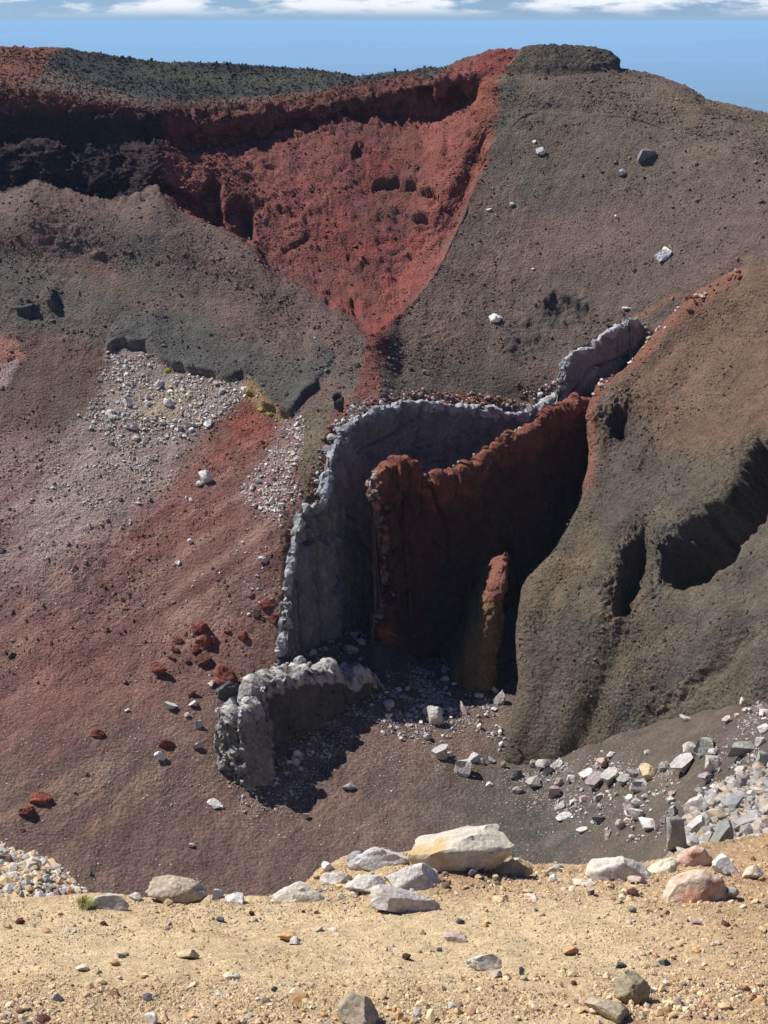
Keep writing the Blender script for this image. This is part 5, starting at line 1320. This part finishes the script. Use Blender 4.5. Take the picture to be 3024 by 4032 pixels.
crowd('F', [(0,3590),(600,3570),(1250,3560),(1700,3450),(2200,3460),(3020,3420),(3020,3700),(1800,3560),(900,3640),(0,3680)], 80, 12, 36, ['o','t','lg','dr','cr','k','y'], 'stony strip along the path edge', 'stones along the path edge', SML_N, asp=(.45, .8), name='stone', cat='stone')
crowd('F', [(1640,3420),(1780,3395),(1940,3400),(2000,3480),(1850,3500),(1640,3490)], 44, 14, 40, ['b','dr','o','k','t','b'], 'grit heap by the largest boulder', 'stones of the grit heap', SML_N, asp=(.5, .85), name='stone', cat='stone')
crowd('F', [(0,3860),(800,3850),(1500,3880),(2200,3800),(3020,3760),(3020,4040),(0,4040)], 70, 12, 36, ['t','t','lg','dr','g','y','cr'], 'coarse gravel at the bottom', 'stones in the coarse gravel', SML_N, asp=(.45, .8), name='stone', cat='stone')

# ---- grass tuft beside the grey green rock
hit = cast('F', 335, 3572)
B0 = np.array(hit[0]); V, F = [], []
for i in range(420):
    a = random.uniform(0, 2 * math.pi); r0 = random.uniform(0, .028)
    d = np.array([math.cos(a), math.sin(a), 0]); ln = random.uniform(.035, .062); lean = random.uniform(.2, 1.0)
    b = B0 + d * r0 + np.array([0, 0, -.004]); w = random.uniform(.0006, .0012)
    sd = np.array([-d[1], d[0], 0]) * w
    p1 = b + d * ln * lean * .35 + np.array([0, 0, ln * .65]); p2 = b + d * ln * lean + np.array([.008, 0, ln * (1.05 - .45 * lean)])
    n = len(V); V += [b - sd, b + sd, p1 + sd * .8, p1 - sd * .8, p2]
    F += [[n, n + 1, n + 2], [n, n + 2, n + 3], [n + 3, n + 2, n + 4]]
M_GRASS = earth_mat('dry_grass', (0.34, 0.33, 0.11), 20.0, .3, 0, .01)
tuft = link('grass_tuft', mesh_np('grass_tuft', np.array(V) - B0, None, np.array(F), mat=M_GRASS)); tuft.location = B0
tag(tuft, 'yellow green grass tuft on the path edge beside the left heap', 'grass')
# ---- moss cushions along the scarp
M_MOSS = earth_mat('moss', 'object', 3.0, .5, 1, .1, 2)
MOSS = [rock_mesh('moss', 3, 170 + i, M_MOSS, cuts=0, rough=.25) for i in range(3)]
for px, py, w, h, c, lab in [(660,1458,28,18,(.30,.33,.03),'bright yellow green moss cushion under the scarp of the left slope'),
    (905,1512,24,16,(.22,.25,.06),'dull green moss cushion further right under the scarp'),
    (978,1545,26,34,(.34,.24,.05),'ochre moss cushion where the scarp turns down'),
    (1030,1610,34,26,(.34,.27,.06),'ochre and green moss patch at the lowest corner of the scarp'),
    (1065,1630,28,16,(.26,.32,.05),'bright green moss patch at the tip of the grey ash tongue'),
    (750,1560,24,18,(.36,.26,.08),'yellow lichen patch in the middle of the left scree')]:
    put('T', px, py, w, h, c, lab, 'moss', 'moss cushions under the scarp', MOSS, sink=.35, tilt=.1)
# dark lava outcrops
for px, py, w, h, lab in [(95,1215,95,40,'low dark lava outcrop on the far left slope'), (208,1195,40,70,'upright dark lava knob beside the low outcrop on the far left'), (1334,1592,44,70,'black lava knob above the left shoulder of the tall grey wall')]:
    put('T', px, py, w, h, (.075,.072,.068), lab, 'outcrop', None, LUMP, sink=.3, tilt=.1, name='lava_outcrop')

# ================================================================== FAR COUNTRY AND AIR
gx = np.concatenate([[-62000, -45000, -30000], np.linspace(-20000, 20000, 60), [30000, 45000, 62000]])
gy = np.concatenate([[-62000, -30000, -8000, -2000, 0, 300], np.geomspace(600, 62000, 70)])
XX, YY = np.meshgrid(gx, gy)
pg = np.stack([XX, YY, -1120 + 0 * XX], -1)
pg[..., 2] += 70 * fbm(pg, 6000, 3, seed=301) * sstep(3000, 9000, np.hypot(XX, YY))
pc = np.empty(pg.shape); pc[:] = (.05, .065, .035)
m = sstep(0, .5, fbm(pg, 5000, 3, seed=302))[..., None]; pc = pc * (1 - m) + m * np.array((.26, .22, .15))
plain = tag(link('plain', mesh_np('plain', pg, grid_faces(*XX.shape), mat=M_FAR, cols=pc)), kind='structure')
for dist, base, hh, seed in ((26000, -980, 420, 311), (37000, -760, 520, 313), (53000, -330, 330, 317)):
    hx = np.linspace(-40000, 40000, 500); hv = np.linspace(0, 1, 14)
    HX, HV = np.meshgrid(hx, hv)
    prof_ = base + hh * np.clip(.5 + .6 * fbm(np.stack([hx / 1.0, 0 * hx + seed * 50, 0 * hx], -1), 9000, 5, seed=seed), 0, 1.0)
    hz = -1200 + (prof_[None] + 1200) * np.sin(HV * math.pi / 2)
    hp = np.stack([HX, dist + 6000 * HV + 500 * fbm(np.stack([HX, HV * 9000, 0 * HX], -1), 3000, 3, seed=seed), np.minimum(hz, 8)], -1)
    hc = np.empty(hp.shape); hc[:] = (.040, .055, .035)
    tag(link('hills', mesh_np('hills', hp, grid_faces(*HX.shape), mat=M_FAR, cols=hc)), kind='structure')
me = bpy.data.meshes.new('haze'); bm = bmesh.new()
bmesh.ops.create_cube(bm, size=1.0); bm.to_mesh(me); bm.free()
hz_ = link('haze', me); hz_.scale = (126000, 126000, 1420); hz_.location = (0, 0, 14 - 710); hz_['kind'] = 'stuff'
mh = bpy.data.materials.new('haze'); mh.use_nodes = True; t = mh.node_tree; t.nodes.clear()
pv = t.nodes.new('ShaderNodeVolumePrincipled'); pv.inputs['Color'].default_value = (.42, .70, 1.0, 1); pv.inputs['Density'].default_value = 6.2e-5; pv.inputs['Anisotropy'].default_value = 0.0
oo = t.nodes.new('ShaderNodeOutputMaterial'); t.links.new(pv.outputs[0], oo.inputs['Volume']); me.materials.append(mh)
